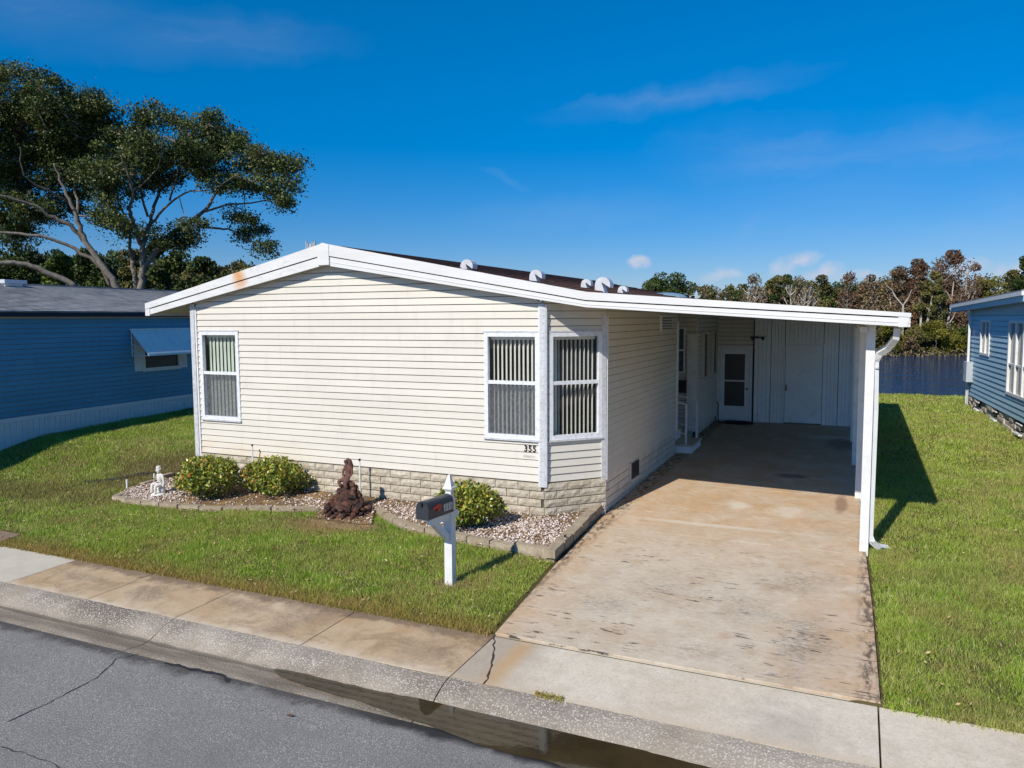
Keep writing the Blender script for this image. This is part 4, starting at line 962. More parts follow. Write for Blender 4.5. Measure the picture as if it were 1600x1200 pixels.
for i in range(N*3+1):
    for j in range(N+1):
        x, y = gx0+(gx1-gx0)*i/(N*3), gy0+(gy1-gy0)*j/N; gr[i,j] = (x, y)
vm = {}
def gv(i, j):
    if (i,j) not in vm: x, y = gr[i,j]; vm[i,j] = bm.verts.new((x, y, zbed(x,y)+random.uniform(-.006,.006)))
    return vm[i,j]
for i in range(N*3):
    for j in range(N):
        x, y = gr[i,j]
        if inpoly(x+.02, y+.02, bedpoly) : bm.faces.new((gv(i,j),gv(i+1,j),gv(i+1,j+1),gv(i,j+1)))
me = bpy.data.meshes.new('garden_bed'); bm.to_mesh(me); bm.free(); me.materials.append(MAT_MULCH); ob('garden_bed', me, kind='structure')
# marble chips
pts = []; r = random.Random(8)
while len(pts) < 8000:
    x, y = r.uniform(-12.4,-3.7), r.uniform(8.95,11.5)
    if not inpoly(x, y, bedpoly): continue
    dens = max(exp(-((x+11.6)/.8)**2-((y-9.9)/.7)**2), exp(-((x+4.4)/.9)**2-((y-10.0)/.9)**2)*1.2, exp(-((x+6.4)/.9)**2-((y-10.4)/.5)**2)*.8, exp(-((x+8.3)/.6)**2-((y-10.3)/.25)**2)*.6, .07)
    if r.random() < dens: pts.append((x, y))
pts = np.array(pts); n = len(pts); O = np.array([(1,0,0),(0,1,0),(-1,0,0),(0,-1,0),(0,0,.7),(0,0,-.7)])
FF = np.array([(0,1,4),(1,2,4),(2,3,4),(3,0,4),(1,0,5),(2,1,5),(3,2,5),(0,3,5)])
sz = RNG.uniform(.010,.026,n); zc = np.array([zbed(x,y) for x,y in pts])+sz*.4
ang = RNG.uniform(0,6.28,n); ca, sa = np.cos(ang), np.sin(ang)
B = O[None]*RNG.uniform(.6,1.3,(n,6,1))*sz[:,None,None]; BX = B[:,:,0]*ca[:,None]-B[:,:,1]*sa[:,None]; BY = B[:,:,0]*sa[:,None]+B[:,:,1]*ca[:,None]
V = np.stack([BX+pts[:,0:1], BY+pts[:,1:2], B[:,:,2]+zc[:,None]], 2).reshape(-1,3); F = (FF[None]+6*np.arange(n)[:,None,None]).reshape(-1,3)
ob('marble_chips', npmesh('marble_chips', V, F, MAT_PEB, np.repeat(RNG.uniform(0,1,n), 6)), kind='stuff')
# edging blocks
edge = thing('garden_edging', 'low edging of tan concrete blocks round the planting bed', 'edging', (-7.5,9.4,0))
def edge_run(P, h, z0f, depth=.11, seed=0, name='block', sub=1, Lm=.40):
    r = random.Random(seed); d = [0]
    for i in range(1, len(P)): d.append(d[-1]+hypot(P[i][0]-P[i-1][0], P[i][1]-P[i-1][1]))
    tot = d[-1]; n = max(1, int(round(tot/Lm))); st = tot/n
    def at(s): return (float(np.interp(s, d, [p[0] for p in P])), float(np.interp(s, d, [p[1] for p in P])))
    for k in range(n):
        a, b = at(k*st+.012), at((k+1)*st-.012); L = hypot(b[0]-a[0], b[1]-a[1]); ang = math.atan2(b[1]-a[1], b[0]-a[0]); c = ((a[0]+b[0])/2, (a[1]+b[1])/2)
        me = block_mesh(r.randrange(999), L, h, depth, MAT_EDGE, 5, 2, .010)
        z = z0f(*c); ob(name, me, edge, (c[0]+r.uniform(-.008,.008), c[1]+r.uniform(-.008,.008), z+h/2+r.uniform(-.006,.006)), (r.uniform(-.03,.03), r.uniform(-.015,.015), ang+r.uniform(-.02,.02)))
gz_ = lambda x, y: G(x,y)-.02
edge_run([(p.x,p.y) for p in edL], .105, gz_, seed=1)
edge_run([(-12.50,11.0),(-12.46,10.3),(-12.2,9.45)], .10, gz_, seed=2)
edge_run([(p.x,p.y) for p in edR[:-2]]+[(edR[-2].x,edR[-2].y)], .13, gz_, seed=3)
edge_run([(edR[-2].x,edR[-2].y),(-3.68,9.28)], .18, gz_, seed=4)
edge_run([(-3.60,9.28),(-3.74,11.78)], .075, gz_, seed=5, depth=.10)
edge_run([(-3.58,9.25),(-3.72,11.80)], .11, lambda x,y: G(x,y)+.062, seed=6, depth=.15)

# shrubs -------------------------------------------------------------------------------------------------
def shrub(px, py, rx, rz, label, ry=None, n=5200, seed=0, ycen=None, purple=0):
    rng = np.random.default_rng(seed); base = atg(px, py); c = Vector((base.x, base.y+.0, G(base.x,base.y)+.05)); ry = ry or rx*.8
    t = thing('shrub', label, 'shrub', (c.x, c.y, c.z), 'round croton shrubs in the bed')
    lob = [((0,0,rz),(rx*.8,ry*.8,rz*.95))]
    for k in range(15):
        a = rng.uniform(0, 2*pi); e = rng.uniform(.1, 1.0); lob.append(((rx*.62*cos(a)*(1.1-e*.5), ry*.62*sin(a)*(1.1-e*.5), rz*(.55+e*.85)), (rx*.40, ry*.42, rz*.42)))
    P = []; Vv = []
    for k, (cc, r_) in enumerate(lob):
        m_ = int(n*(.28 if k == 0 else .72/15)); q = cloudpts(cc, r_, m_, rng, .6); P.append(q)
        Vv.append(np.clip(rng.normal(.52, .24, m_)+rng.uniform(-.1,.1), 0, 1))
    P = np.concatenate(P); Vv = np.concatenate(Vv); k = P[:,2] > .02; P = P[k]; Vv = Vv[k]
    hot = rng.uniform(0,1,len(P)) < .025; Vv[hot] = 1
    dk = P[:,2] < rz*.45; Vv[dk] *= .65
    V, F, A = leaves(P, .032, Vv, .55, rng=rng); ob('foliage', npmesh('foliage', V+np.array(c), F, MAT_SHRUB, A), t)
    mb = MB()
    for k in range(9):
        a = 2*pi*k/9; q = Vector((rx*.55*cos(a), ry*.55*sin(a), rz*.9)); mb.tube([c+Vector((cos(a)*.04, sin(a)*.04,-.08)), c+q*.5, c+q], [.014,.009,.005], MAT_BARK, 4)
    ob('stem', mb.mesh('stem'), t)
shrub(328,783,.72,.41,'leafy green and yellow shrub beside the white cherub statue', seed=1)
shrub(430,779,.76,.38,'leafy yellow-green shrub with reddish tips between the left shrub and the fountain', seed=2)
shrub(731,830,.66,.385,'compact round yellow-green shrub behind the mailbox', seed=3)

# =================================================================== statues, fountain, stakes
def skin_fig(name, joints, edges, mat, parent, sub=2):
    """continuous body: joints {id: (pos, radius)}; root first"""
    me = bpy.data.meshes.new(name); ids = list(joints); me.from_pydata([joints[k][0] for k in ids], [(ids.index(a), ids.index(b)) for a, b in edges], []); me.update()
    o = bpy.data.objects.new(name, me); COL.objects.link(o); md = o.modifiers.new('s', 'SKIN'); sv = me.skin_vertices[0].data
    for i, k in enumerate(ids): rr_ = joints[k][1]; sv[i].radius = (rr_, rr_) if not isinstance(rr_, tuple) else rr_
    sv[0].use_root = True; s2 = o.modifiers.new('d', 'SUBSURF'); s2.levels = sub; s2.render_levels = sub
    dg = bpy.context.evaluated_depsgraph_get(); m2 = bpy.data.meshes.new_from_object(o.evaluated_get(dg)); bpy.data.objects.remove(o)
    m2.materials.clear(); m2.materials.append(mat); m2.polygons.foreach_set('use_smooth', [True]*len(m2.polygons)); m2.name = name
    return ob(name, m2, parent)
# cherub: seated child, knees up, one arm down to the side
cb = atg(250,778); s = .34; cb.z = zbed(cb.x, cb.y)
def q(x, y, z): return (cb.x+x*s*1.25, cb.y+y*s*1.25, cb.z+z*s*1.25)
ch = thing('cherub_statue', 'small weathered white stone cherub statue sitting in the gravel at the bed corner', 'statue', tuple(cb))
r_ = s*1.25
J_ = {'pel':(q(.0,.05,.42),.12*r_),'waist':(q(.02,.03,.60),.11*r_),'chest':(q(.05,.0,.78),.13*r_),'neck':(q(.04,-.02,.90),.055*r_),'head':(q(.0,-.04,1.03),.115*r_),'crown':(q(-.01,-.02,1.13),.09*r_),
 'lsh':(q(-.10,-.01,.82),.06*r_),'lel':(q(-.20,-.08,.68),.045*r_),'lha':(q(-.12,-.14,.92),.04*r_),
 'rsh':(q(.19,.02,.82),.06*r_),'rel':(q(.27,.0,.58),.048*r_),'rha':(q(.27,-.05,.34),.045*r_),
 'lhip':(q(-.09,.0,.40),.09*r_),'lkn':(q(-.26,-.16,.46),.07*r_),'lan':(q(-.24,-.20,.16),.045*r_),'lft':(q(-.24,-.28,.08),.04*r_),
 'rhip':(q(.09,.0,.38),.09*r_),'rkn':(q(.04,-.25,.40),.07*r_),'ran':(q(.06,-.27,.12),.045*r_),'rft':(q(.06,-.35,.06),.04*r_)}
skin_fig('figure', J_, [('pel','waist'),('waist','chest'),('chest','neck'),('neck','head'),('head','crown'),('chest','lsh'),('lsh','lel'),('lel','lha'),('chest','rsh'),('rsh','rel'),('rel','rha'),('pel','lhip'),('lhip','lkn'),('lkn','lan'),('lan','lft'),('pel','rhip'),('rhip','rkn'),('rkn','ran'),('ran','rft')], MAT_STONE, ch)
hb = MB()
for k in range(16): a = k*2.4; hb.blob(q(.0+.09*cos(a)*(1-.03*k), 0+.09*sin(a)*(1-.03*k), 1.10+.007*k), (.042*r_,.042*r_,.04*r_), MAT_STONE, 6, 4, .1, k)
hb.blob(q(-.005,-.155,1.03),(.018*r_,.025*r_,.018*r_),MAT_STONE,6,4,0,1)
ob('hair', hb.mesh('hair', True), ch)
bs = MB(); bs.blob(q(.0,.08,.17),(.20*r_,.17*r_,.22*r_),MAT_STONE,10,7,.12,4); bs.blob(q(.0,-.1,.03),(.34*r_,.28*r_,.06*r_),MAT_STONE,10,5,.1,5); ob('rock_seat', bs.mesh('rock_seat', True), ch)
# fountain: pile of lava rock with basin ring and kneeling figure on top
fb = atg(541,806); fb.z = G(fb.x,fb.y)
ft = thing('rock_fountain', 'brown lava rock garden fountain topped by a seated woman figure', 'fountain', tuple(fb))
FS = .76; r = random.Random(12); fx, fy, fz = fb.x, fb.y+.05, fb.z
core = MB(); core.lathe([(.26,0),(.25,.10),(.18,.22),(.13,.37),(.07,.49)], (fx,fy,fz), MAT_LAVA, 12); ob('core', core.mesh('core'), ft)
def rock(x, y, z, s_, m_=MAT_LAVA, fl=.8):
    mb = MB().blob((0,0,0), (s_*r.uniform(.8,1.2), s_*r.uniform(.8,1.2), s_*fl*r.uniform(.8,1.1)), m_, 7, 5, .22, r.randrange(9999)); ob('rock', mb.mesh('rock'), ft, (x,y,z), (r.uniform(-.5,.5), r.uniform(-.5,.5), r.uniform(0,6)))
for k in range(17):     # basin wall, two courses
    a = 2*pi*k/17
    for z, R_ in ((.03,.40),(.09,.39),(.15,.375)): rock(fx+R_*cos(a+z*3), fy+R_*.75*sin(a+z*3), fz+z, r.uniform(.038,.055))
for lev, (R_, z, n_, s_) in enumerate(((.30,.10,9,.085),(.24,.22,9,.075),(.19,.32,8,.075),(.165,.42,7,.07),(.14,.52,7,.065),(.11,.60,6,.06),(.07,.67,5,.055),(.0,.70,1,.07))):
    for k in range(n_): a = 2*pi*k/n_+lev; rock(fx+R_*cos(a)-.01, fy+.04+R_*.8*sin(a), fz+z*.74+r.uniform(-.02,.02), s_*r.uniform(.7,1.3))
for k in range(4): rock(fx-.25+.05*k, fy-.02, fz+.22-.04*k, .085)
T = fz+.57; F0 = lambda x, y, z: (fx-.02+x*.95, fy+.04+y*.95, T+z*.95)
J_ = {'pel':(F0(0,0,.03),.062),'waist':(F0(.02,0,.12),.042),'chest':(F0(.02,-.01,.21),.055),'neck':(F0(0,-.015,.285),.022),'head':(F0(-.015,-.03,.335),.040),'top':(F0(-.01,-.02,.37),.030),
 'lsh':(F0(-.045,-.01,.235),.026),'lel':(F0(-.06,-.05,.15),.020),'lha':(F0(-.01,-.09,.10),.018),'rsh':(F0(.08,0,.235),.026),'rel':(F0(.105,-.01,.13),.021),'rha':(F0(.06,-.07,.07),.018),
 'lth':(F0(-.05,-.08,.02),.045),'lkn':(F0(-.11,-.13,.0),.035),'lft':(F0(-.03,-.14,-.08),.028),'rth':(F0(.05,-.08,0),.045),'rkn':(F0(.04,-.15,-.03),.035),'rft':(F0(.08,-.12,-.11),.028)}
skin_fig('figure', J_, [('pel','waist'),('waist','chest'),('chest','neck'),('neck','head'),('head','top'),('chest','lsh'),('lsh','lel'),('lel','lha'),('chest','rsh'),('rsh','rel'),('rel','rha'),('pel','lth'),('lth','lkn'),('lkn','lft'),('pel','rth'),('rth','rkn'),('rkn','rft')], MAT_TERRA, ft)
hr = MB(); hr.tube([F0(-.01,0,.375),F0(.02,.03,.33),F0(.045,.05,.25),F0(.05,.05,.17)], [.030,.044,.036,.018], MAT_TERRA, 8); ob('hair', hr.mesh('hair', True), ft)
# stakes / sprinkler risers
def stake(px, py, h, label, cap=True, r_=.012, y=None):
    p = atg(px, py) if y is None else aty(px, py, y); z = zbed(p.x,p.y) if y is None else p.z
    mb = MB().tube([(p.x,p.y,z-.05),(p.x,p.y,z+h)], r_, MAT_WHITE, 8); t = thing('garden_riser', label, 'sprinkler riser', (p.x,p.y,z), 'white sprinkler risers in the bed'); centred(mb, 'pipe', t)
    if cap: centred(MB().tube([(p.x,p.y,z+h),(p.x,p.y,z+h+.035)], r_*1.5, MAT_BLACK, 8), 'nozzle', t)
stake(199,766,.13,'short bare white pipe stub at the left corner of the bed', False, .02)
stake(395,722,.30,'white riser with black nozzle behind the two left shrubs', y=10.85)
stake(563,772,.58,'tall white riser standing right of the fountain before the block wall', y=10.75, r_=.014)
stake(883,861,.16,'short white riser with dark nozzle in the gravel near the driveway')

# =================================================================== mailbox
mp = atg(704,913); mx_, my_ = mp.x, mp.y; mz = G(mx_,my_)
mbx = thing('mailbox', 'black mailbox with red flag and number 355 on a white post', 'mailbox', (mx_,my_,mz))
ytop = aty(703,741,my_).z
pw = .052
po = MB().box(mx_-pw,mx_+pw,my_-pw,my_+pw,mz-.2,ytop-.30,MAT_WHITE)
def frus(mb, z0, a0, z1, a1): mb.lathe([(a0*1.414,z0),(a1*1.414,z1)], (mx_,my_,0), MAT_WHITE, 4)
def sq_lathe(prof):
    mb = MB(); n = 4; vs = []
    for a, z in prof:
        for sx_, sy_ in ((-1,-1),(1,-1),(1,1),(-1,1)): vs.append((mx_+a*sx_, my_+a*sy_, z))
    k = len(prof); fs = [(i*4+j, i*4+(j+1)%4, (i+1)*4+(j+1)%4, (i+1)*4+j) for i in range(k-1) for j in range(4)]+[(3,2,1,0),tuple((k-1)*4+j for j in range(4))]
    return mb.add(vs, fs, MAT_WHITE)
centred(po, 'post', mbx)
zt = ytop-.30; centred(sq_lathe([(.052,zt),(.040,zt+.03),(.036,zt+.09),(.050,zt+.11),(.062,zt+.125),(.062,zt+.14),(.050,zt+.155),(.046,zt+.17),(.012,zt+.29),(.0,zt+.30)]), 'finial', mbx)
# arm and brace run along -Y towards the street and slightly left
bd = Vector((-.13,-1,0)).normalized(); bs_ = Vector((-bd.y, bd.x, 0)); O_ = Vector((mx_,my_,0)); zb = aty(716,790,my_).z-.0
zarm = ytop-.465
arm = MB().obox(O_+Vector((0,0,zarm)), bd, bs_, (0,0,1), (-.13,.40), (-.04,.04), (-.075,0), MAT_WHITE); centred(arm, 'arm', mbx)
br = MB().prism([O_+bd*.05+bs_*.035+Vector((0,0,zarm-.36)), O_+bd*.05+bs_*.035+Vector((0,0,zarm-.27)), O_+bd*.24+bs_*.035+Vector((0,0,zarm-.077)), O_+bd*.36+bs_*.035+Vector((0,0,zarm-.077))], -bs_*.07, MAT_WHITE); centred(br, 'brace', mbx)
centred(MB().obox(O_+Vector((0,0,zarm)), bd, bs_, (0,0,1), (-.02,.50), (-.075,.075), (.001,.020), MAT_WHITE), 'shelf', mbx)
W2, HB = .088, .125; Lb0, Lb1 = .04, .53; zb0 = zarm+.024; prof = [(-W2,0),(W2,0)]+[(W2*cos(pi*k/10), HB+W2*sin(pi*k/10)) for k in range(0,11)]
poly = [O_+bd*Lb0+bs_*a+Vector((0,0,zb0+b)) for a, b in prof]; bx_ = MB().prism(poly, bd*(Lb1-Lb0-.02), MAT_MBOX); body = centred(bx_, 'box', mbx)
poly = [O_+bd*(Lb1-.018)+bs_*a*1.06+Vector((0,0,zb0-.002+b*1.03)) for a, b in prof]; centred(MB().prism(poly, bd*.022, MAT_MBOX), 'box_door', mbx)
c_ = O_+bd*(Lb1+.01)+Vector((0,0,zb0+HB+.055)); centred(MB().obox(c_, bd, bs_, (0,0,1), (-.005,.02), (-.012,.012), (-.022,.015), MAT_BLACK), 'latch', mbx)
# side facing right (towards the camera): bs_ points to +x?
sgn = 1 if bs_.x > 0 else -1; sd_ = bs_*sgn
fl = O_+bd*.34+sd_*(W2+.008)+Vector((0,0,zb0+.105)); fm = MB(); fm.obox(fl, bd, (0,0,1), sd_, (-.04,.05), (.0,.045), (0,.006), MAT_RED); fm.obox(fl, bd, (0,0,1), sd_, (.05,.10), (.008,.032), (0,.006), MAT_RED); fm.obox(fl, bd, (0,0,1), sd_, (-.02,.02), (-.035,0), (0,.006), MAT_RED)
centred(fm, 'flag', mbx)
for i, chh in enumerate('355'):
    t_ = .205-.056*i; c_ = O_+bd*t_+sd_*(W2+.002)+Vector((0,0,zb0+.085))
    pl = centred(MB().obox(c_, -bd, (0,0,1), sd_, (-.025,.025), (-.042,.042), (0,.002), MAT_SIL), 'number_plate', mbx)
    xax = -bd; R3 = Matrix((xax, Vector((0,0,1)), xax.cross(Vector((0,0,1))))).transposed()
    ob('digit', text_mesh(chh, .096, .001, MAT_BLACK, .0015, .8), pl, tuple(c_+sd_*.0035), R3.to_euler())

# =================================================================== LEFT NEIGHBOUR
A_, B_ = Vector((-18.1,11.2,0)), Vector((-18.8,17.7,0)); lu = (B_-A_).normalized(); ln = Vector((lu.y,-lu.x,0)); O2 = A_-lu*6.0; LL = 16.5
lh = thing('blue_mobile_home', 'dark blue clapboard mobile home with grey shingle roof and white ribbed skirting', 'house', (O2+lu*8)[:])
wz0, wz1 = .93, 3.25; nr = 19; e2 = (wz1-wz0)/nr
ua, ub = (atv(222,560,A_,B_)-O2).dot(lu), (atv(280,560,A_,B_)-O2).dot(lu)
rw0, rw1 = int(round((1.80-wz0)/e2)), int(round((2.85-wz0)/e2))
plank_wall(lh, O2, lu, ln, LL, wz0, e2, nr, MAT_TEAL, None, [(ua,ub,rw0,rw1)], prot=.018)
zs = lambda u_: G((O2+lu*u_).x,(O2+lu*u_).y)
sk_ = MB(); n = int(LL/.075)
for k in range(n):
    a, b = LL*k/n, LL*(k+1)/n; d = .012 if k % 2 else 0.; sk_.obox(O2, lu, (0,0,1), ln, (a+.004,b-.004), (.1,wz0-.105), (.0,.03+d), MAT_SKIRT)
ob('skirting_rib', sk_.mesh('skirting'), ob('skirting', MB().obox(O2, lu, (0,0,1), ln, (0,LL), (.1,wz0-.1), (-.06,.015), MAT_SKIRT).mesh('skirting'), lh), kind='stuff')
centred(MB().obox(O2, lu, (0,0,1), ln, (-.01,LL+.01), (wz0-.10,wz0-.004), (-.05,.05), MAT_SKIRT), 'skirting_cap', lh)
centred(MB().obox(O2, lu, (0,0,1), ln, (-.05,LL), (wz1+.002,wz1+.045), (-.05,.05), MAT_SOFFIT), 'eave_trim', lh)
centred(MB().obox(O2, lu, (0,0,1), ln, (-.3,LL+.3), (wz1+.048,wz1+.175), (-.05,.16), MAT_NAVY), 'fascia', lh)
# roof courses
rf = MB(); ez, rz_ = wz1+.18, 4.22; Rw = 3.4; nC = 22
for k in range(nC):
    t0, t1 = k/nC, (k+1)/nC; d0, d1 = .2-Rw*t0, .2-Rw*t1; z0, z1 = ez+(rz_-ez)*t0, ez+(rz_-ez)*t1
    a0 = O2-lu*.3
    rf.prism([a0+ln*d0+Vector((0,0,z0-.03)), a0+ln*d0+Vector((0,0,z0+.012)), a0+ln*d1+Vector((0,0,z1-.002)), a0+ln*d1+Vector((0,0,z1-.04))], lu*(LL+.6), MAT_SHG)
rfo = ob('roof', rf.mesh('roof'), lh)
bk = MB().prism([O2-lu*.3+ln*(.2-Rw)+Vector((0,0,rz_)), O2-lu*.3+ln*(.2-2*Rw)+Vector((0,0,ez)), O2-lu*.3+ln*(.2-2*Rw)+Vector((0,0,ez-.05)), O2-lu*.3+ln*(.2-Rw)+Vector((0,0,rz_-.05))], lu*(LL+.6), MAT_SHG)
ob('back_roof', bk.mesh('roof'), lh)
centred(MB().obox(O2, lu, (0,0,1), ln, (-.32,LL+.32), (rz_-.03,rz_+.022), (.1-Rw,.3-Rw), MAT_SHG), 'ridge_cap', rfo)
hw = MB(); hw.obox(O2, lu, (0,0,1), ln, (0,LL), (.1,wz1+.1), (-6.5,-6.4), MAT_TEAL)
for u_ in (0, LL-.1):
    hw.obox(O2, lu, (0,0,1), ln, (u_,u_+.1), (.1,wz1+.05), (-6.4,-.1), MAT_TEAL)
    hw.prism([O2+lu*u_+ln*(-.1)+Vector((0,0,wz1+.05)), O2+lu*u_+ln*(-3.2)+Vector((0,0,rz_-.06)), O2+lu*u_+ln*(-6.4)+Vector((0,0,wz1+.05))], lu*.1, MAT_TEAL)
ob('wall', hw.mesh('wall'), lh)
# its roof vent at the far left on the ridge
pv = O2 + lu*((atv(12,440,A_-Vector((3.2,0,0)),B_-Vector((3.2,0,0)))-O2).dot(lu)) + ln*(.35-Rw)
centred(MB().obox(pv+Vector((0,0,rz_-.1)), lu, (0,0,1), ln, (-.35,.18), (0,.10), (-.2,.2), MAT_AWN).obox(pv+Vector((0,0,rz_)), lu, (0,0,1), ln, (-.42,.25), (.0,.10), (-.28,.28), MAT_WGREY), 'roof_vent', rfo)
# window with awning
zwa, zwb = wz0+rw0*e2, wz0+rw1*e2; mb = MB()
for a, b, c, d in ((ua-.03,ua+.07,zwa-.05,zwb+.03),(ub-.07,ub+.03,zwa-.05,zwb+.03),(ua+.07,ub-.07,zwa-.05,zwa+.05),(ua+.07,ub-.07,zwb-.05,zwb+.03)): mb.obox(O2, lu, (0,0,1), ln, (a,b), (c,d), (-.05,.05), MAT_WHITE)
mb.obox(O2, lu, (0,0,1), ln, (ua-.30,ua-.03), (zwa-.02,zwb+.03), (0,.03), MAT_WHITE); mb.obox(O2, lu, (0,0,1), ln, (ub+.03,ub+.30), (zwa-.02,zwb+.03), (0,.03), MAT_WHITE)
wn_ = centred(mb, 'window', lh); centred(MB().obox(O2, lu, (0,0,1), ln, (ua+.07,ub-.07), (zwa+.05,zwb-.05), (-.02,.0), MAT_BLACK), 'pane', wn_)
aw = MB(); u0, u1 = ua-.42, ub+.52; zt_, zb_ = 2.93, 2.22; dep = .62; ns = 17
awn = ob('awning', MB().obox(O2, lu, (0,0,1), ln, (u0,u1), (zt_,zt_+.03), (.0,.06), MAT_AWN).mesh('awning'), lh)
for k in range(ns):
    t0, t1 = k/ns, (k+1)/ns; p0 = ln*(.03+dep*t0)+Vector((0,0,zt_-(zt_-zb_)*t0)); p1 = ln*(.03+dep*t1)+Vector((0,0,zt_-(zt_-zb_)*t1))
    nn = Vector((ln.x*(zt_-zb_), ln.y*(zt_-zb_), dep)).normalized()
    centred(MB().prism([O2+lu*u0+p0+nn*.016, O2+lu*u0+p1-nn*.012, O2+lu*u0+p1-nn*.020, O2+lu*u0+p0-nn*.002], lu*(u1-u0), MAT_AWN), 'slat', awn)
for u_ in (u0+.03, u1-.03):
    m3 = MB(); m3.tube([O2+lu*u_+ln*.04+Vector((0,0,zb_-.02)), O2+lu*u_+ln*(dep+.02)+Vector((0,0,zb_-.0))], .018, MAT_WHITE, 5); m3.tube([O2+lu*u_+ln*.04+Vector((0,0,zt_)), O2+lu*u_+ln*.04+Vector((0,0,zb_))], .018, MAT_WHITE, 5)
    for kk in range(3): m3.tube([O2+lu*u_+ln*.04+Vector((0,0,zt_-.2-.2*kk)), O2+lu*u_+ln*(.04+.15+.14*kk)+Vector((0,0,zt_-.28-.2*kk))], .012, MAT_WHITE, 4)
    centred(m3, 'awning_arm', lh)

# =================================================================== RIGHT NEIGHBOUR
RA, RB = Vector((3.30,29.2,0)), Vector((3.66,21.5,0)); ru = (RB-RA).normalized(); rn = Vector((ru.y,-ru.x,0))
if rn.x > 0: rn = -rn
RL = 13.0
rh = thing('light_blue_mobile_home', 'light blue clapboard mobile home with white trimmed windows beside the canal', 'house', (RA+ru*6)[:])
zrb = atv(1524,620,RA,RB).z
e3 = .142; zt3 = 3.2
def U(px, py): return (atv(px,py,RA,RB)-RA).dot(ru)
def Zr(px, py): return atv(px,py,RA,RB).z
zb3 = Zr(1600,661); w1a, w1b = U(1534,530), U(1548,530); w2a, w2b = U(1577,560), U(1577,560)+2.3
rows = int((zt3-zb3)/e3); R_ = lambda z: int(round((z-zb3)/e3))
z1a, z1b = Zr(1540,553), Zr(1541,499); z2a, z2b = Zr(1577,618), Zr(1580,505)
w2a = U(1577,560)
plank_wall(rh, RA, ru, rn, RL, zb3, e3, rows, MAT_LBLUE, None, [(w1a,w1b,R_(z1a),R_(z1b)),(w2a,w2b,R_(z2a),R_(z2b))], prot=.028)
for (a, b, c, d, nm) in ((w1a,w1b,z1a,z1b,1),(w2a,w2b,z2a,z2b,2)):
    mb = MB(); f = .07; zz0, zz1 = zb3+R_(c)*e3-.03, zb3+R_(d)*e3+.03; seg = 1 if nm == 1 else 3
    for q0, q1 in ((a-.03,a+f),(b-f,b+.03)): mb.obox(RA, ru, (0,0,1), rn, (q0,q1), (zz0,zz1), (-.04,.05), MAT_WHITE)
    mb.obox(RA, ru, (0,0,1), rn, (a+f,b-f), (zz0,zz0+f), (-.04,.05), MAT_WHITE); mb.obox(RA, ru, (0,0,1), rn, (a+f,b-f), (zz1-f,zz1), (-.04,.05), MAT_WHITE)
    if nm == 1: mb.obox(RA, ru, (0,0,1), rn, ((a+b)/2-.03,(a+b)/2+.03), (zz0+f,zz1-f), (-.03,.04), MAT_WHITE)
    else:
        for k in (1,2): t = a+(b-a)*k/3; mb.obox(RA, ru, (0,0,1), rn, (t-.07,t+.07), (zz0+f,zz1-f), (-.03,.045), MAT_WHITE)
        for k in range(3): mb.obox(RA, ru, (0,0,1), rn, (a+(b-a)*k/3+.07,a+(b-a)*(k+1)/3-.07), ((zz0+zz1)/2-.2,(zz0+zz1)/2-.15), (-.03,.03), MAT_WHITE)
    wo = centred(mb, 'window', rh); mb = MB(); mb.obox(RA, ru, (0,0,1), rn, (a+f,b-f), (zz0+f,zz1-f), (-.03,-.01), simple('curtained_glass', (.10,.12,.15), .2, .3, 8, spec=.7)); centred(mb, 'pane', wo)
# sloping eave band: higher towards the street
pe0, pe1 = atv(1499,477,RA,RB), atv(1600,458,RA,RB)
ea, za_ = -1.0, pe0.z; ea = (pe0-RA).dot(ru); eb = (pe1-RA).dot(ru); slope = (pe1.z-pe0.z)/(eb-ea); top_at = lambda u_: pe0.z+slope*(u_-ea)
ue = RL*.62
mb = MB(); P0 = RA+ru*ea; P1 = RA+ru*ue
for (h0, h1, c0, c1, mt) in ((0,-.10,.30,.05,MAT_WHITE),(-.105,-.24,.26,.05,MAT_LBLUE)):
    mb.prism([P0+Vector((0,0,top_at(ea)+h0)), P1+Vector((0,0,top_at(ue)+h0)), P1+Vector((0,0,top_at(ue)+h1)), P0+Vector((0,0,top_at(ea)+h1))], rn*c0, mt)
centred(mb, 'fascia', rh)
mb = MB().prism([P0+rn*.3+Vector((0,0,top_at(ea)+.003)), P1+rn*.3+Vector((0,0,top_at(ue)+.003)), P1+rn*.3+Vector((0,0,top_at(ue)+.03)), P0+rn*.3+Vector((0,0,top_at(ea)+.03))], -rn*7, MAT_SHG); ob('roof', mb.mesh('roof'), rh)
hw = MB().obox(RA, ru, (0,0,1), rn, (0,RL), (zb3-.0,zt3+.1), (-.2,-.1), MAT_LBLUE)
hw.prism([RA-rn*.1+Vector((0,0,zt3)), RA+ru*RL-rn*.1+Vector((0,0,zt3)), RA+ru*RL-rn*.1+Vector((0,0,top_at(RL)-.05)), RA-rn*.1+Vector((0,0,top_at(0)-.05))], rn*.09, MAT_LBLUE)
hw.obox(RA, ru, (0,0,1), rn, (-.0,.1), (zb3,top_at(0)-.06), (-6.5,-.1), MAT_LBLUE); hw.obox(RA, ru, (0,0,1), rn, (RL-.1,RL), (zb3,top_at(ue)-.1), (-6.5,-.1), MAT_LBLUE); ob('wall', hw.mesh('wall'), rh)
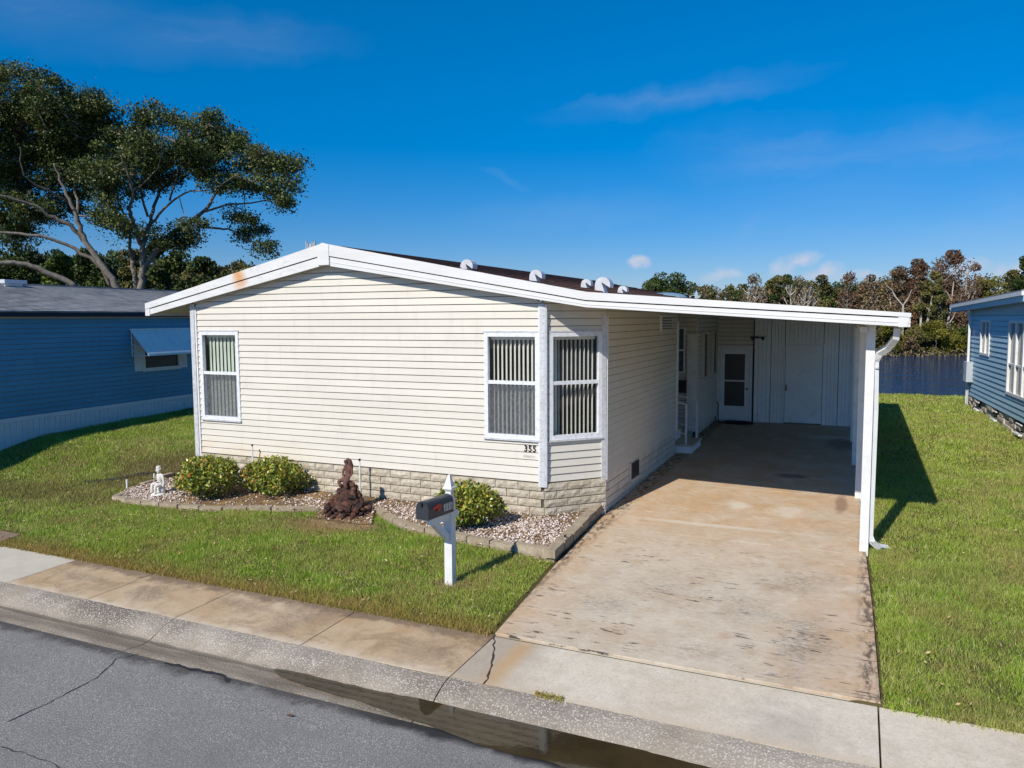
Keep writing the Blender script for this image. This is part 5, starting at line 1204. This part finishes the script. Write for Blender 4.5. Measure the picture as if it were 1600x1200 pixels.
# corner: end face strip, meter, pipes
centred(MB().obox(RA, ru, (0,0,1), rn, (-.02,.09), (zb3-.05,top_at(0)-.24), (-.1,.045), MAT_WHITE), 'corner_trim', rh)
dsp = MB().tube([RA+ru*.30+rn*.18+Vector((0,0,top_at(.3)-.22)), RA+ru*.42+rn*.10+Vector((0,0,top_at(.3)-.55)), RA+ru*.42+rn*.09+Vector((0,0,.35))], .045, MAT_WHITE, 4, sq=True); centred(dsp, 'downspout', rh)
mt_ = atv(1517,580,RA,RB); mu = (mt_-RA).dot(ru)
met = centred(MB().obox(RA, ru, (0,0,1), rn, (mu-.1,mu+.45), (mt_.z-.32,mt_.z+.32), (.0,.20), MAT_METER), 'meter_box', rh); centred(MB().tube([RA+ru*(mu-.05)+rn*.2+Vector((0,0,mt_.z)), RA+ru*(mu-.05)+rn*.32+Vector((0,0,mt_.z))], .10, MAT_GLASS, 10), 'meter_dial', met)
centred(MB().tube([RA+ru*(mu+.1)+rn*.08+Vector((0,0,mt_.z-.3)), RA+ru*(mu+.1)+rn*.08+Vector((0,0,.28))], .03, MAT_METER, 6), 'conduit', rh)
# broken-looking stone skirting with openings
sk3 = ob('skirting', MB().obox(RA, ru, (0,0,1), rn, (0,RL), (.05,zb3), (-.30,-.12), MAT_MORTAR).mesh('skirting'), rh)
r = random.Random(21); s = 0.; 
for row in range(4):
    s = -.2*(row%2); zc = .28+ (row+.5)*.13-.06
    while s < RL-.1:
        hole = any(abs(s+.2-h) < .32 and row in (1,2) for h in (1.9,4.4,7.2))
        if s > -.25 and not hole and (r.random() > .10 or row < 1) and zc+.06 < zb3+.02:
            me = bmesh_for(.385, MAT_BLOCK, r.randrange(4)); c = RA+ru*(s+.2)+rn*(.0+r.uniform(-.03,.02)); ob('block', me, sk3, (c.x,c.y,zc+r.uniform(-.01,.01)), (r.uniform(-.05,.05),r.uniform(-.05,.05),math.atan2(ru.y,ru.x)+pi*0))
        s += .40
for h in (1.9,4.4,7.2): centred(MB().obox(RA, ru, (0,0,1), rn, (h-.28,h+.28), (.30,.34), (.02,.10), MAT_WHITE).obox(RA, ru, (0,0,1), rn, (h-.28,h+.28), (.55,.57), (.02,.06), MAT_WHITE), 'vent_sill', rh)

# =================================================================== LAWNS: blades of grass
lawn_shadow = [atg(*p) for p in ((-30,792),(0,783),(20,777),(37,773),(51,770),(77,767),(103,762),(128,755),(158,752),(183,749),(220,741),(245,737))]
rp = np.array([(p.x,p.y) for p in lawn_shadow])
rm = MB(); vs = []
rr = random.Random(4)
for i in range(len(lawn_shadow)-1):
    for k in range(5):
        p = lawn_shadow[i].lerp(lawn_shadow[i+1], k/5); t = (lawn_shadow[i+1]-lawn_shadow[i]).normalized(); n_ = Vector((-t.y,t.x,0))
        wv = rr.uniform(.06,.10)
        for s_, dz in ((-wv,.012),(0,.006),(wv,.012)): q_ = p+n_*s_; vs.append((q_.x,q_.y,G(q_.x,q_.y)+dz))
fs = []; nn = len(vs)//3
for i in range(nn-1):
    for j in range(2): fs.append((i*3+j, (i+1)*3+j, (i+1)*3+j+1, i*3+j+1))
ob('lawn_shadow', rm.add(vs, fs, MAT_LAWN_SHADOW).mesh('lawn_shadow'), kind='structure')  # dark ribbon laid on the lawn in place of a shadow of unknown source
bp = np.array(bedpoly); 
def vec_inpoly(x, y, P):
    c = np.zeros(len(x), bool); j = len(P)-1
    for i in range(len(P)):
        xi, yi, xj, yj = P[i][0], P[i][1], P[j][0], P[j][1]
        t = ((yi > y) != (yj > y)) & (x < (xj-xi)*(y-yi)/((yj-yi) if yj != yi else 1e-9)+xi); c ^= t; j = i
    return c
def Gv(x, y):
    f = lambda t: (lambda u: u*u*(3-2*u))(np.clip(t, 0, 1))
    return np.minimum(.28, .02*(y-11))+.36*f((-x-10.9)/2.3)*f((y-9.8)/2.6)
def lawn(x0, x1, y0, y1, dens, hgt, wid, keep):
    n = int((x1-x0)*(y1-y0)*dens); x = RNG.uniform(x0, x1, n); y = RNG.uniform(y0, y1, n)
    # clumping
    cl_ = np.sin(x*9.1+2*np.sin(y*5.3))*np.sin(y*8.3+2*np.sin(x*6.1)); k = RNG.uniform(0,1,n) < .72+.28*cl_; x, y = x[k], y[k]
    k = keep(x, y); x, y = x[k], y[k]; n = len(x); z = Gv(x, y)
    h = hgt*RNG.uniform(.45, 1.3, n)*(1+.35*np.sin(x*3.7+y*2.1)*np.sin(y*3.1)); a = RNG.uniform(0, 2*pi, n); ln_ = RNG.normal(0, .45, (n,2))*h[:,None]
    wx, wy = np.cos(a)*wid*.5, np.sin(a)*wid*.5
    V = np.empty((n,3,3)); V[:,0] = np.stack([x-wx, y-wy, z-.005], 1); V[:,1] = np.stack([x+wx, y+wy, z-.005], 1); V[:,2] = np.stack([x+ln_[:,0], y+ln_[:,1], z+h], 1)
    v = np.clip(RNG.normal(.42, .27, n)+.13*np.sin(x*2.3+np.sin(y*3.1)*2)*np.sin(y*2.9+np.sin(x*1.7)*2)+(RNG.uniform(0,1,n) < .10)*.45, 0, 1)
    return V.reshape(-1,3), np.repeat(v, 3)
def keep_front(x, y):
    k = ~vec_inpoly(x, y, bedpoly) | ((((x+7.4)/.95)**2+((y-9.80)/.20)**2 < 1) & (RNG.uniform(0,1,len(x)) < .35)); k &= (x < np.interp(y, [7,9.3,11.7], [-3.43,-3.62,-3.76])); k &= ~((y > 10.95) & (x > XL-.1))
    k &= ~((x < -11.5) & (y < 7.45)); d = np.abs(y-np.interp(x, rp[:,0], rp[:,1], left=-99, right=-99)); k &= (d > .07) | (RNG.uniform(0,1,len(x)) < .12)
    # bare soil in front of the fountain
    b = ((x+7.35)/.75)**2+((y-9.75)/.33)**2 < RNG.uniform(.5, 1.4, len(x)); return k & ~b
L_ = []
L_.append(lawn(-12.2,-3.3,6.94,11.2, 9000, .050, .0065, keep_front))
def keep_left(x, y):
    k = keep_front(x, y); px_w = -18.1-(y-11.2)*.1077; return k & (x > px_w+.05) & ((x < XL-.08) | (y < 10.95)) & ~((x > -12.2) & (y < 11.2))
L_.append(lawn(-19.6,-11.7,7.0,16.0, 3600, .055, .010, keep_left))
L_.append(lawn(-19.6,-11.7,16.0,26.0, 700, .06, .018, keep_left))
L_.append(lawn(-26,-18.0,6.98,10.8, 500, .05, .012, lambda x, y: x < -18.1-(y-11.2)*.1077-6.8))
def keep_right(x, y):
    xr = np.interp(y, [7,10.3,11.2,14.2,17.2,22.6,40], [.225,.17,.13,.06,-.04,-.14,-.4])+.06
    wallx = 3.30+(29.2-y)*.0468; return (x > xr) & ((x < wallx-.0) | (y > 29.2) | (y < 16))
L_.append(lawn(-12.2,-3.4,6.90,7.06, 2600, .055, .008, lambda x, y: x > -11.5)); L_.append(lawn(.2,4.2,6.88,7.02, 2600, .055, .008, lambda x, y: x > .26))
L_.append(lawn(.2,4.2,6.93,11.5, 9000, .050, .0065, keep_right))
L_.append(lawn(-.0,4.4,11.5,18, 4500, .05, .010, keep_right))
L_.append(lawn(-.2,4.6,18,26, 1800, .05, .017, keep_right))
L_.append(lawn(-.6,5,26,32.1, 800, .05, .028, keep_right))
L_.append(lawn(4.2,12,6.98,14, 600, .05, .012, lambda x, y: x > 0))
L_.append(lawn(-14,-.5,25.2,32.1, 120, .06, .03, lambda x, y: x < 0))
def tuft_keep(cx_, cy_, R_, base):
    def k(x, y):
        d = np.full(len(x), 9.)
        for a, b, c in zip(cx_, cy_, R_): d = np.minimum(d, np.hypot(x-a, y-b)/c)
        return (d < RNG.uniform(.2, 1.1, len(x))) & base(x, y)
    return k
tx, ty, tR = RNG.uniform(-12,-3.5,70), RNG.uniform(7,9.6,70), RNG.uniform(.04,.16,70)
L_.append(lawn(-12.2,-3.3,6.98,10, 9000, .085, .008, tuft_keep(tx, ty, tR, keep_front)))
tx, ty, tR = RNG.uniform(.3,3.8,60), RNG.uniform(7,13,60), RNG.uniform(.04,.18,60)
L_.append(lawn(.2,4.0,6.98,13, 8000, .085, .008, tuft_keep(tx, ty, tR, keep_right)))
V = np.concatenate([a for a, b in L_]); A = np.concatenate([b for a, b in L_]); print('grass blades', len(V)//3)
ob('grass', npmesh('grass', V, np.arange(len(V)).reshape(-1,3), MAT_GRASS, A), kind='stuff')
n = 2600; lx = np.concatenate([RNG.uniform(-12.3,-3.5,1500), RNG.uniform(-19,-12,500), RNG.uniform(.3,3.6,600)]); ly = np.concatenate([RNG.uniform(7.0,11.4,1500), RNG.uniform(7.4,14,500), RNG.uniform(7.0,18,600)])
k = (lx < np.interp(ly, [7,9.3,11.7], [-3.43,-3.62,-3.76])) | (lx > .25); lx, ly = lx[k], ly[k]; lz = Gv(lx, ly)+.055
inb = vec_inpoly(lx, ly, bedpoly); lz = np.where(inb, np.array([zbed(a, b) for a, b in zip(lx, ly)])+.02, lz); V, F, A = leaves(np.stack([lx,ly,lz],1), .020, RNG.uniform(0,1,len(lx)), .5)
ob('leaf_litter', npmesh('leaf_litter', V, F, vcol('dry_leaf_litter', [(0,(.10,.05,.02)),(.5,(.30,.17,.07)),(1,(.55,.42,.22))], .8), A), kind='stuff')
# weeds in the kerb joint, leaf on the road
wd_ = atz(852,1098,-.1); rng = np.random.default_rng(5); t = thing('weed', 'tuft of green weeds growing in the joint between driveway apron and curb', 'weed', (wd_.x,5.99,-.09))
P = np.stack([rng.uniform(-.13,.13,260), rng.normal(0,.022,260), rng.uniform(0,.035,260)], 1)*np.array([1.0,1,1])+np.array([wd_.x,5.99,-.10]); V, F, A = leaves(P, .012, rng.uniform(.3,.8,260), .5, rng=rng); ob('leaves', npmesh('leaves', V, F, MAT_GRASS, A), t)
lf = atz(451,1118,-.18); thing('fallen_leaf', 'single brown curled leaf lying on the road', 'leaf', (lf.x,lf.y,zroad(lf.x,lf.y)+.008), mesh=MB().add([(-.035,0,0),(-.01,-.016,.012),(.03,-.004,.004),(.045,.006,.02),(.0,.014,.014)], [(0,1,2,4),(2,3,4)], simple('dead_leaf', (.11,.045,.02), .7)).mesh('fallen_leaf'))

# =================================================================== TREES
def twig(mb, p, d, L, r0, r_, mat, depth=0):
    q = p+d*L; mid = p+d*L*.5+Vector((r_.uniform(-1,1),r_.uniform(-1,1),r_.uniform(-1,1)))*L*.08; mb.tube([p,mid,q], [r0,r0*.75,r0*.5], mat, 4, caps=False); return q
# the big oak behind the left neighbour
D0 = 42.; oak = thing('oak_tree', 'huge spreading dark oak behind the dark blue home', 'tree', tuple(atd(210,470,D0)*1.0-Vector((0,0,3)))); r = random.Random(9)
def zp(x, y): return (x/3.2, 80+y/3.2)
limbs = [
 ([(705,1290),(705,1190),(712,1100),(715,1000),(705,955)], 11, 7, 0,0),
 ([(705,960),(665,860),(650,790),(665,700),(640,600),(600,520)], 7, 2, 0,-3),
 ([(715,970),(740,900),(765,800),(800,700),(860,640),(900,560)], 7, 2, 0,3),
 ([(720,1080),(790,990),(850,920),(930,865),(1030,790),(1090,700),(1200,660),(1320,650)], 9, 2, 0,3),
 ([(600,1290),(590,1190),(520,1080),(430,950),(390,850),(345,740),(300,640),(270,560)], 11, 2.5, -1,-3),
 ([(430,960),(350,870),(240,820),(150,760),(60,740),(-60,700)], 7, 2, -1,-4),
 ([(395,860),(385,740),(360,600),(350,480)], 5, 2, -1,0),
 ([(380,1180),(250,1110),(130,1065),(0,1055),(-120,1040)], 8, 5, -3,-5),
 ([(560,1180),(480,1060),(330,970),(200,925),(0,905),(-120,890)], 6, 3, -1,-4),
 ([(680,1190),(665,1080),(650,980),(640,860),(600,780),(560,660)], 7, 2, 2,4),
 ([(990,870),(1080,885),(1160,895),(1240,950),(1330,965),(1370,975)], 4, 1, 1,2),
 ([(1030,800),(1130,770),(1250,760),(1370,740),(1430,760)], 3.5, 1, 1,3),
 ([(760,860),(850,760),(950,700),(1060,690),(1180,620)], 4, 1, 0,-2),
 ([(735,830),(700,700),(720,560),(720,420)], 4, 1, 0,-2),
 ([(850,745),(880,640),(900,520),(890,420)], 3.5, 1, 1,-1),
 ([(1100,690),(1180,560),(1260,520)], 3, 1, 2,3),
 ([(345,760),(250,700),(120,620),(100,480)], 4, 1, -2,-5),
 ([(670,700),(740,640),(800,560),(820,420)], 3, 1, -1,-3),
 ([(640,860),(540,760),(470,680),(430,560)], 4, 1, 1,2)]
ends = []; mb = MB(); SC = .62
for (pl_, w0, w1, d0, d1) in limbs:
    P = []; Rr = []; n = len(pl_)
    for i, (a, b) in enumerate(pl_):
        t = i/(n-1); p = atd(*zp(a, b), D0+d0+(d1-d0)*t); P.append(p); Rr.append((w0+(w1-w0)*t)*.5*D0/CF*1.05)
    # smooth
    PP = []; RR = []
    for i in range(n-1):
        for k in range(4):
            t = k/4; p0, p1, p2, p3 = P[max(i-1,0)], P[i], P[i+1], P[min(i+2,n-1)]
            PP.append(.5*((2*p1)+(-p0+p2)*t+(2*p0-5*p1+4*p2-p3)*t*t+(-p0+3*p1-3*p2+p3)*t**3)+Vector((r.uniform(-.04,.04),)*3)); RR.append(Rr[i]+(Rr[i+1]-Rr[i])*t)
    PP.append(P[-1]); RR.append(Rr[-1]); m_ = MB(); m_.tube(PP, RR, MAT_BARK, 8); centred(m_, 'limb' if w0 < 9 else 'trunk', oak, True)
    ends += [(q_, R_*.6) for q_, R_ in zip(PP[5:], RR[5:])]
blobs = [(20,150,45,48),(75,158,42,35),(30,215,60,50),(110,190,55,45),(160,200,38,36),(130,240,60,36),(60,262,66,36),(10,300,40,40),(190,235,38,33),(232,178,30,20),(205,215,30,22),(245,235,38,26),(298,207,26,17),(268,192,20,14),(342,215,32,24),(372,232,16,18),(270,258,48,28),(330,258,40,26),(362,215,18,12),
 (400,252,32,20),(435,270,28,27),(452,300,16,22),(385,283,38,15),(345,288,24,9),(170,272,42,20),(105,290,36,22),(50,322,40,20),(222,282,26,14),(165,330,20,22),(185,360,20,20),(268,368,28,24),(302,345,20,10),(388,345,14,8),(396,366,26,15),(418,388,15,16),(20,350,30,18),(62,342,26,14),(-50,200,60,70),(-60,290,60,50),(320,235,30,20),(95,225,50,40),(250,290,22,8),(-30,140,40,40),(135,165,28,16),(408,240,16,10),(440,320,14,12),(300,370,16,14),(225,365,12,14),(455,255,10,10),(190,300,34,20),(300,240,30,20),(100,320,34,16),(30,365,30,14),(150,150,20,14),(330,190,22,14),(425,300,16,14),(375,335,18,8)]
rng = np.random.default_rng(2); PT = []; VV = []; tw = MB()
for bi, (bx1, by1, brx, bry) in enumerate(blobs):
    c = atd(bx1, by1, D0+rng.uniform(-3,3)); brx *= 1.10; bry *= 1.12; sx2, sz2 = brx*D0/CF, bry*D0/CF; sub = max(3, int(brx*bry/54)); dns = 1.
    for k in range(sub):
        off = cloudpts((0,0,0), (sx2*.86, sx2*.9, sz2*.86), 1, rng, .3)[0]; n = int(200*rng.uniform(.4,1.5)); rs_ = rng.uniform(.34,.64)
        cc = np.array(c)+off; g_ = rng.normal(size=(n,3)); g_ *= np.minimum(1, 1.55/np.linalg.norm(g_, axis=1))[:,None]; far_ = 1+.55*(rng.uniform(0,1,n) < .16)[:,None]; PT.append(g_*far_*np.array((rs_,rs_,rs_*.58))*rng.uniform(.6,1.0)+cc); hgt_ = off[2]/max(sz2,.1)
        VV.append(np.clip(rng.normal(.46, .2, n)+rng.uniform(-.22,.22), 0, 1))
        if k % 2 == 0 or sub < 5:
            cv = Vector(cc); best = min(ends, key=lambda e: (e[0]-cv).length); p = best[0]; d = (cv-p).length
            if d > .3:
                mid = p.lerp(cv, .5)+Vector((rng.uniform(-.2,.2),rng.uniform(-.2,.2),-.10*d)); tw.tube([p, p.lerp(mid,.5)+Vector((0,0,-.03*d)), mid, cv], [min(.06,best[1]), .042, .03, .014], MAT_BARK, 4, caps=False)
                ends.append((mid, .03)); ends.append((cv, .02))
                for kk in range(5): e_ = cv+Vector((rng.uniform(-.7,.7),rng.uniform(-.7,.7),rng.uniform(-.3,.6))); tw.tube([mid.lerp(cv,.6), e_], [.016,.007], MAT_BARK, 3, caps=False)
PT = np.concatenate(PT); VV = np.concatenate(VV); V, F, A = leaves(PT, .070, VV, .6, rng=rng); print('oak leaves', len(PT))
ob('crown', npmesh('crown', V, F, MAT_OAK, A), oak); ob('twigs', tw.mesh('twigs'), oak)

def tree(name, label, px, pytop, pybase, wpx, dep, mat, n=2600, leaf=.16, trunk=MAT_BARK, seed=0, bare=.0, cat='tree', group=None, shape='round', low=.28, trunks=1, tr_r=.12):
    rng = np.random.default_rng(seed); r = random.Random(seed); b = atd(px, pybase, dep); tp = atd(px, pytop, dep); b.z = min(b.z, .3) if dep > 30 else b.z
    H = tp.z-b.z; Wd = wpx*dep/CF; t = thing(name, label, cat, tuple(b), group)
    mb = MB(); tips = []
    for k in range(trunks):
        ox = (k-(trunks-1)/2)*Wd*.18; lean = r.uniform(-.08,.08)*H; base = b+Vector((ox,r.uniform(-.4,.4),-.3)); top = b+Vector((ox+lean, r.uniform(-.5,.5), H*.82))
        mid = base.lerp(top, .45)+Vector((r.uniform(-.3,.3),0,0)); mb.tube([base, mid, top], [tr_r, tr_r*.7, tr_r*.25], trunk, 5)
        for j in range(7 if not bare else 13):
            s_ = r.uniform(.3,.98); p = mid.lerp(top, (s_-.3)/.7); a = r.uniform(0,2*pi); d = Vector((cos(a), sin(a)*.7, r.uniform(.5,1.3))).normalized(); L = Wd*.42*(1.15-s_*.6)
            q_ = p+d*L*.55; e_ = q_+(d+Vector((0,0,.5))).normalized()*L*.6; mb.tube([p,q_,e_], [tr_r*.42,tr_r*.24,tr_r*.10], trunk, 4, caps=False); tips.append(e_); tips.append(q_)
            if bare:
                for kk in range(4): f_ = q_.lerp(e_, r.random())+Vector((r.uniform(-.6,.6),r.uniform(-.4,.4),r.uniform(.3,1.1)))*L*.35; mb.tube([q_.lerp(e_,.4), f_], [tr_r*.14,tr_r*.05], trunk, 3, caps=False); tips.append(f_)
    ob('trunk', mb.mesh('trunk'), t)
    nb = 16 if shape == 'round' else 22; PT = []; VV = []
    for k in range(nb):
        u_ = r.random(); a = r.uniform(0, 2*pi); zz = low+(1-low)*u_
        wr = {'round': sqrt(max(0,1-(2*u_-1)**2))*.5, 'tall': (.42*(1-u_)**.6+.06), 'flat': .5*sqrt(max(0,1-u_*u_))}[shape]
        c = np.array(b)+np.array([cos(a)*Wd*wr*r.uniform(.3,1), sin(a)*Wd*wr*.8*r.uniform(.3,1), H*zz]); s_ = Wd*r.uniform(.10,.19)+.15
        m_ = int(n/nb*r.uniform(.5,1.5)); PT.append(cloudpts(c, (s_,s_,s_*.75), m_, rng, .3)); VV.append(np.clip(rng.normal(.45,.2,m_)+r.uniform(-.2,.2), 0, 1))
    for e_ in tips[::1]:
        m_ = max(3, int(n*.35/len(tips))); PT.append(cloudpts(e_, (Wd*.09+.1,)*3, m_, rng, .3)); VV.append(np.clip(rng.normal(.5,.2,m_), 0, 1))
    PT = np.concatenate(PT); VV = np.concatenate(VV)
    if bare: k = rng.uniform(0,1,len(PT)) > bare; PT, VV = PT[k], VV[k]
    k = PT[:,2] < tp.z+.3; PT, VV = PT[k], VV[k]
    V, F, A = leaves(PT, leaf, VV, .6, rng=rng); ob('crown', npmesh('crown', V, F, mat, A), t); return t
# greenery behind the left roof
g1 = 'trees beyond the dark blue home'
for i, (px, yt, w_, mt, lab, dep, n) in enumerate((
 (-40,395,120,MAT_BGREEN,'dense dark green tree at the left picture edge behind the dark blue home',58,4500),
 (35,372,110,MAT_BGREEN,'dark green tree under the low left oak limb, behind the roof vent',60,4500),
 (98,405,80,MAT_BLIME,'bright lime green tree below the oak limbs behind the dark blue home',52,3500),
 (150,385,90,MAT_BGREEN,'dark tree left of the two oak trunks behind the grey roof',62,4000),
 (215,395,80,MAT_BOLIVE,'olive tree directly behind the oak trunks',60,3500),
 (262,378,72,MAT_BGREEN,'dark vine-clad tree just right of the oak trunk',56,4500),
 (318,408,70,MAT_BGREEN,'round green tree between the oak and the white gable',60,3600),
 (368,411,34,MAT_BGREEN,'small green treetop just above the rust stained fascia',62,1200))):
    tree('background_tree', lab, px, yt, 500, w_, dep, mt, n, .15, seed=30+i, group=g1, low=.15)
# the wood across the canal
g2 = 'trees on the far bank of the canal'
farl = [
 (1046,429,88,MAT_BGREEN,'round dark green pine crown above the carport roof, left of the gap',96,5200,'flat',0,MAT_BARK,1),
 (1112,446,44,MAT_BBROWN,'low brown tree right of the round green crown',100,1500,'round',.3,MAT_PALEBARK,2),
 (1146,437,44,MAT_BGREEN,'dark green tree with a gap in its crown over the carport roof',98,1900,'round',0,MAT_BARK,1),
 (1176,432,40,MAT_BBROWN,'bare tan tree beside the dark green one over the carport roof',92,1300,'tall',.55,MAT_PALEBARK,3),
 (1207,424,42,MAT_BOLIVE,'domed olive tree standing above its neighbours over the carport roof',94,2300,'round',0,MAT_BARK,1),
 (1232,433,40,MAT_BGREEN,'small green tree right of the domed olive tree',96,1700,'round',0,MAT_BARK,1),
 (1252,434,50,MAT_BBROWN,'pale leafless tree with branching trunks over the carport roof',88,1000,'tall',.7,MAT_PALEBARK,3),
 (1276,431,46,MAT_BOLIVE,'brownish olive tree behind the leafless tree',92,2000,'round',.1,MAT_PALEBARK,2),
 (1306,439,56,MAT_BGREEN,'broad dark green tree above the middle of the carport fascia',96,2500,'round',0,MAT_BARK,1),
 (1322,428,36,MAT_BRED,'thin brown tree poking above the broad green one',90,900,'tall',.45,MAT_BARK,2),
 (1352,430,46,MAT_BBROWN,'brown tree above the right part of the carport fascia',90,1800,'tall',.25,MAT_PALEBARK,2),
 (1378,434,44,MAT_BOLIVE,'olive brown tree left of the carport roof corner',92,1900,'round',.1,MAT_BARK,2),
 (1402,420,46,MAT_BBROWN,'brown tree directly above the carport roof corner',88,2200,'tall',.1,MAT_PALEBARK,2),
 (1430,410,50,MAT_BRED,'rusty brown tree right of the carport roof corner',88,2600,'tall',.1,MAT_PALEBARK,2),
 (1452,424,40,MAT_BOLIVE,'olive tree between the rusty and the tall red tree',84,1900,'round',0,MAT_PALEBARK,2),
 (1483,397,66,MAT_BRED,'tallest dark red tree with white trunks on the far bank',86,3400,'tall',.05,MAT_PALEBARK,3),
 (1522,417,34,MAT_BRED,'dark narrow tree right of the tallest red tree',88,1300,'tall',.15,MAT_BARK,2),
 (1546,424,46,MAT_BYEL,'yellow-green tree above the light blue roof edge',86,2000,'round',.2,MAT_BARK,2),
 (1580,412,44,MAT_BOLIVE,'dark olive tree above the light blue roof',88,2200,'tall',.1,MAT_BARK,2),
 (1612,386,60,MAT_BGREEN,'tall dark tree at the right picture edge',86,2800,'tall',0,MAT_BARK,1),
 (1660,405,70,MAT_BGREEN,'dark tree beyond the right picture edge',88,1600,'round',0,MAT_BARK,1)]
for i, (px, yt, w_, mt, lab, dep, n, sh, bare, tk, ntr) in enumerate(farl):
    tree('far_bank_tree', lab, px, yt, 548, w_*1.15, dep-8, mt, int(n*2.4), .12, tk, 60+i, bare, group=g2, shape=sh, low=.22, trunks=ntr, tr_r=.16)
# mass of scrub behind and below the named trees
rng = np.random.default_rng(77); 
def mass(name, pxs, yt, yb, dep, n, mat, leaf, dd=3, wob=8):
    PT = []; VV = []
    for k in range(n//40):
        px = rng.uniform(*pxs); top = yt+wob*np.sin(px*.13)+wob*.6*np.sin(px*.31+2); py = rng.uniform(top, yb); c = atd(px, py, dep+rng.uniform(-dd,dd)); s_ = rng.uniform(.3,.75)
        PT.append(cloudpts(c, (s_,s_,s_*.8), 40, rng, .2)); VV.append(np.clip(rng.normal(.42,.2,40)+rng.uniform(-.25,.25), 0, 1))
    P = np.concatenate(PT); V, F, A = leaves(P, leaf, np.concatenate(VV), .6, rng=rng); return ob(name, npmesh(name, V, F, mat, A), kind='stuff')
mass('far_wood', (1080,1640), 450, 550, 88, 50000, MAT_BOLIVE, .15)
mass('far_wood', (1080,1640), 462, 550, 86, 20000, MAT_BBROWN, .14)
mass('far_wood', (1080,1640), 456, 550, 85, 18000, MAT_BGREEN, .15)
mass('far_wood', (960,1640), 470, 552, 92, 24000, MAT_BGREEN, .22)
mass('far_wood', (-200,1000), 462, 540, 150, 9000, MAT_BGREEN, .40, 6)
mass('far_undergrowth', (1300,1620), 516, 553, 76, 26000, MAT_BOLIVE, .12, 1.5, 6)
mass('wood_behind_home', (-120,300), 398, 470, 70, 30000, MAT_BGREEN, .17, 3, 8)
mass('wood_behind_home', (270,400), 416, 470, 68, 9000, MAT_BOLIVE, .15, 3, 4)
for i, (px, yt, w_, mt, lab) in enumerate(((1392,505,34,MAT_BYEL,'yellow-green bush behind the curved downspout'),(1428,520,34,MAT_BOLIVE,'olive bush on the far shore left of the yellow one'),(1458,505,44,MAT_BYEL,'bright yellow-green bush at the middle of the far shore'),(1488,522,30,MAT_BYEL,'low yellow bush at the waterline near the light blue home'),(1410,528,30,MAT_BBROWN,'low brown bush at the far waterline'),(1512,512,36,MAT_BGREEN,'dark bush at the far shore beside the light blue home'))):
    tree('shore_bush', lab, px, yt, 552, w_*1.2, 74, mt, 3600, .085, seed=120+i, cat='bush', group='bushes on the far shore', low=.05, tr_r=.05)
P = []; 
for k in range(1500): px = rng.uniform(1340,1620); p = atd(px, 553, 73.5+rng.uniform(-.6,.9)); P.append((p.x, p.y, -.6+abs(rng.normal(0,.3))))
V, F, A = leaves(np.array(P), .16, rng.uniform(0,1,len(P)), .35, rng=rng); ob('shore_reeds', npmesh('shore_reeds', V, F, MAT_REED, A), kind='stuff')
# bare white trunks standing out
for i, (pl_, lab) in enumerate((([(1438,548),(1437,520),(1440,490),(1436,468)],'slim white dead trunk on the far bank under the rusty tree'),([(1474,545),(1480,510),(1487,470),(1490,440)],'leaning white trunk under the tallest red tree'),([(1411,500),(1411,478),(1400,465),(1395,458)],'forked pale snag just above the carport roof corner'))):
    P = [atd(a, b, 76) for a, b in pl_]; P[0].z = -.4 if i < 2 else P[0].z-3
    t = thing('bare_trunk', lab, 'tree', tuple(P[0]), 'bare pale trunks on the far bank'); m_ = MB().tube(P, [.13,.10,.07,.04], MAT_PALEBARK, 5); m_.tube([P[1], P[1]+Vector((.5,0,.9)), P[1]+Vector((.7,0,1.6))], [.07,.05,.02], MAT_PALEBARK, 4); m_.tube([P[2], P[2]+Vector((-.4,0,.8)), P[2]+Vector((-.9,0,1.2))], [.06,.04,.02], MAT_PALEBARK, 4); centred(m_, 'trunk', t)
# cell tower far behind the ridge
ct = atd(486,384,240); t = thing('cell_tower', 'tiny grey cell tower with antennas behind the roof ridge', 'antenna tower', (ct.x,ct.y,.3)); centred(MB().tube([(ct.x,ct.y,.0),(ct.x,ct.y,ct.z+.5)], [.9,.5], MAT_METER, 8), 'mast', t)
for k, (a, h) in enumerate(((-1.7,2.4),(-1.2,1.8),(-.5,1.4),(.2,1.6),(.7,2.0),(1.2,1.8),(1.7,2.2))): centred(MB().box(ct.x+a-.16,ct.x+a+.16,ct.y-.3,ct.y+.1,ct.z-.9,ct.z-.9+h,MAT_METER), 'antenna', t)
centred(MB().box(ct.x-1.9,ct.x+1.9,ct.y-.1,ct.y+.1,ct.z-.6,ct.z-.3,MAT_METER), 'platform', t)
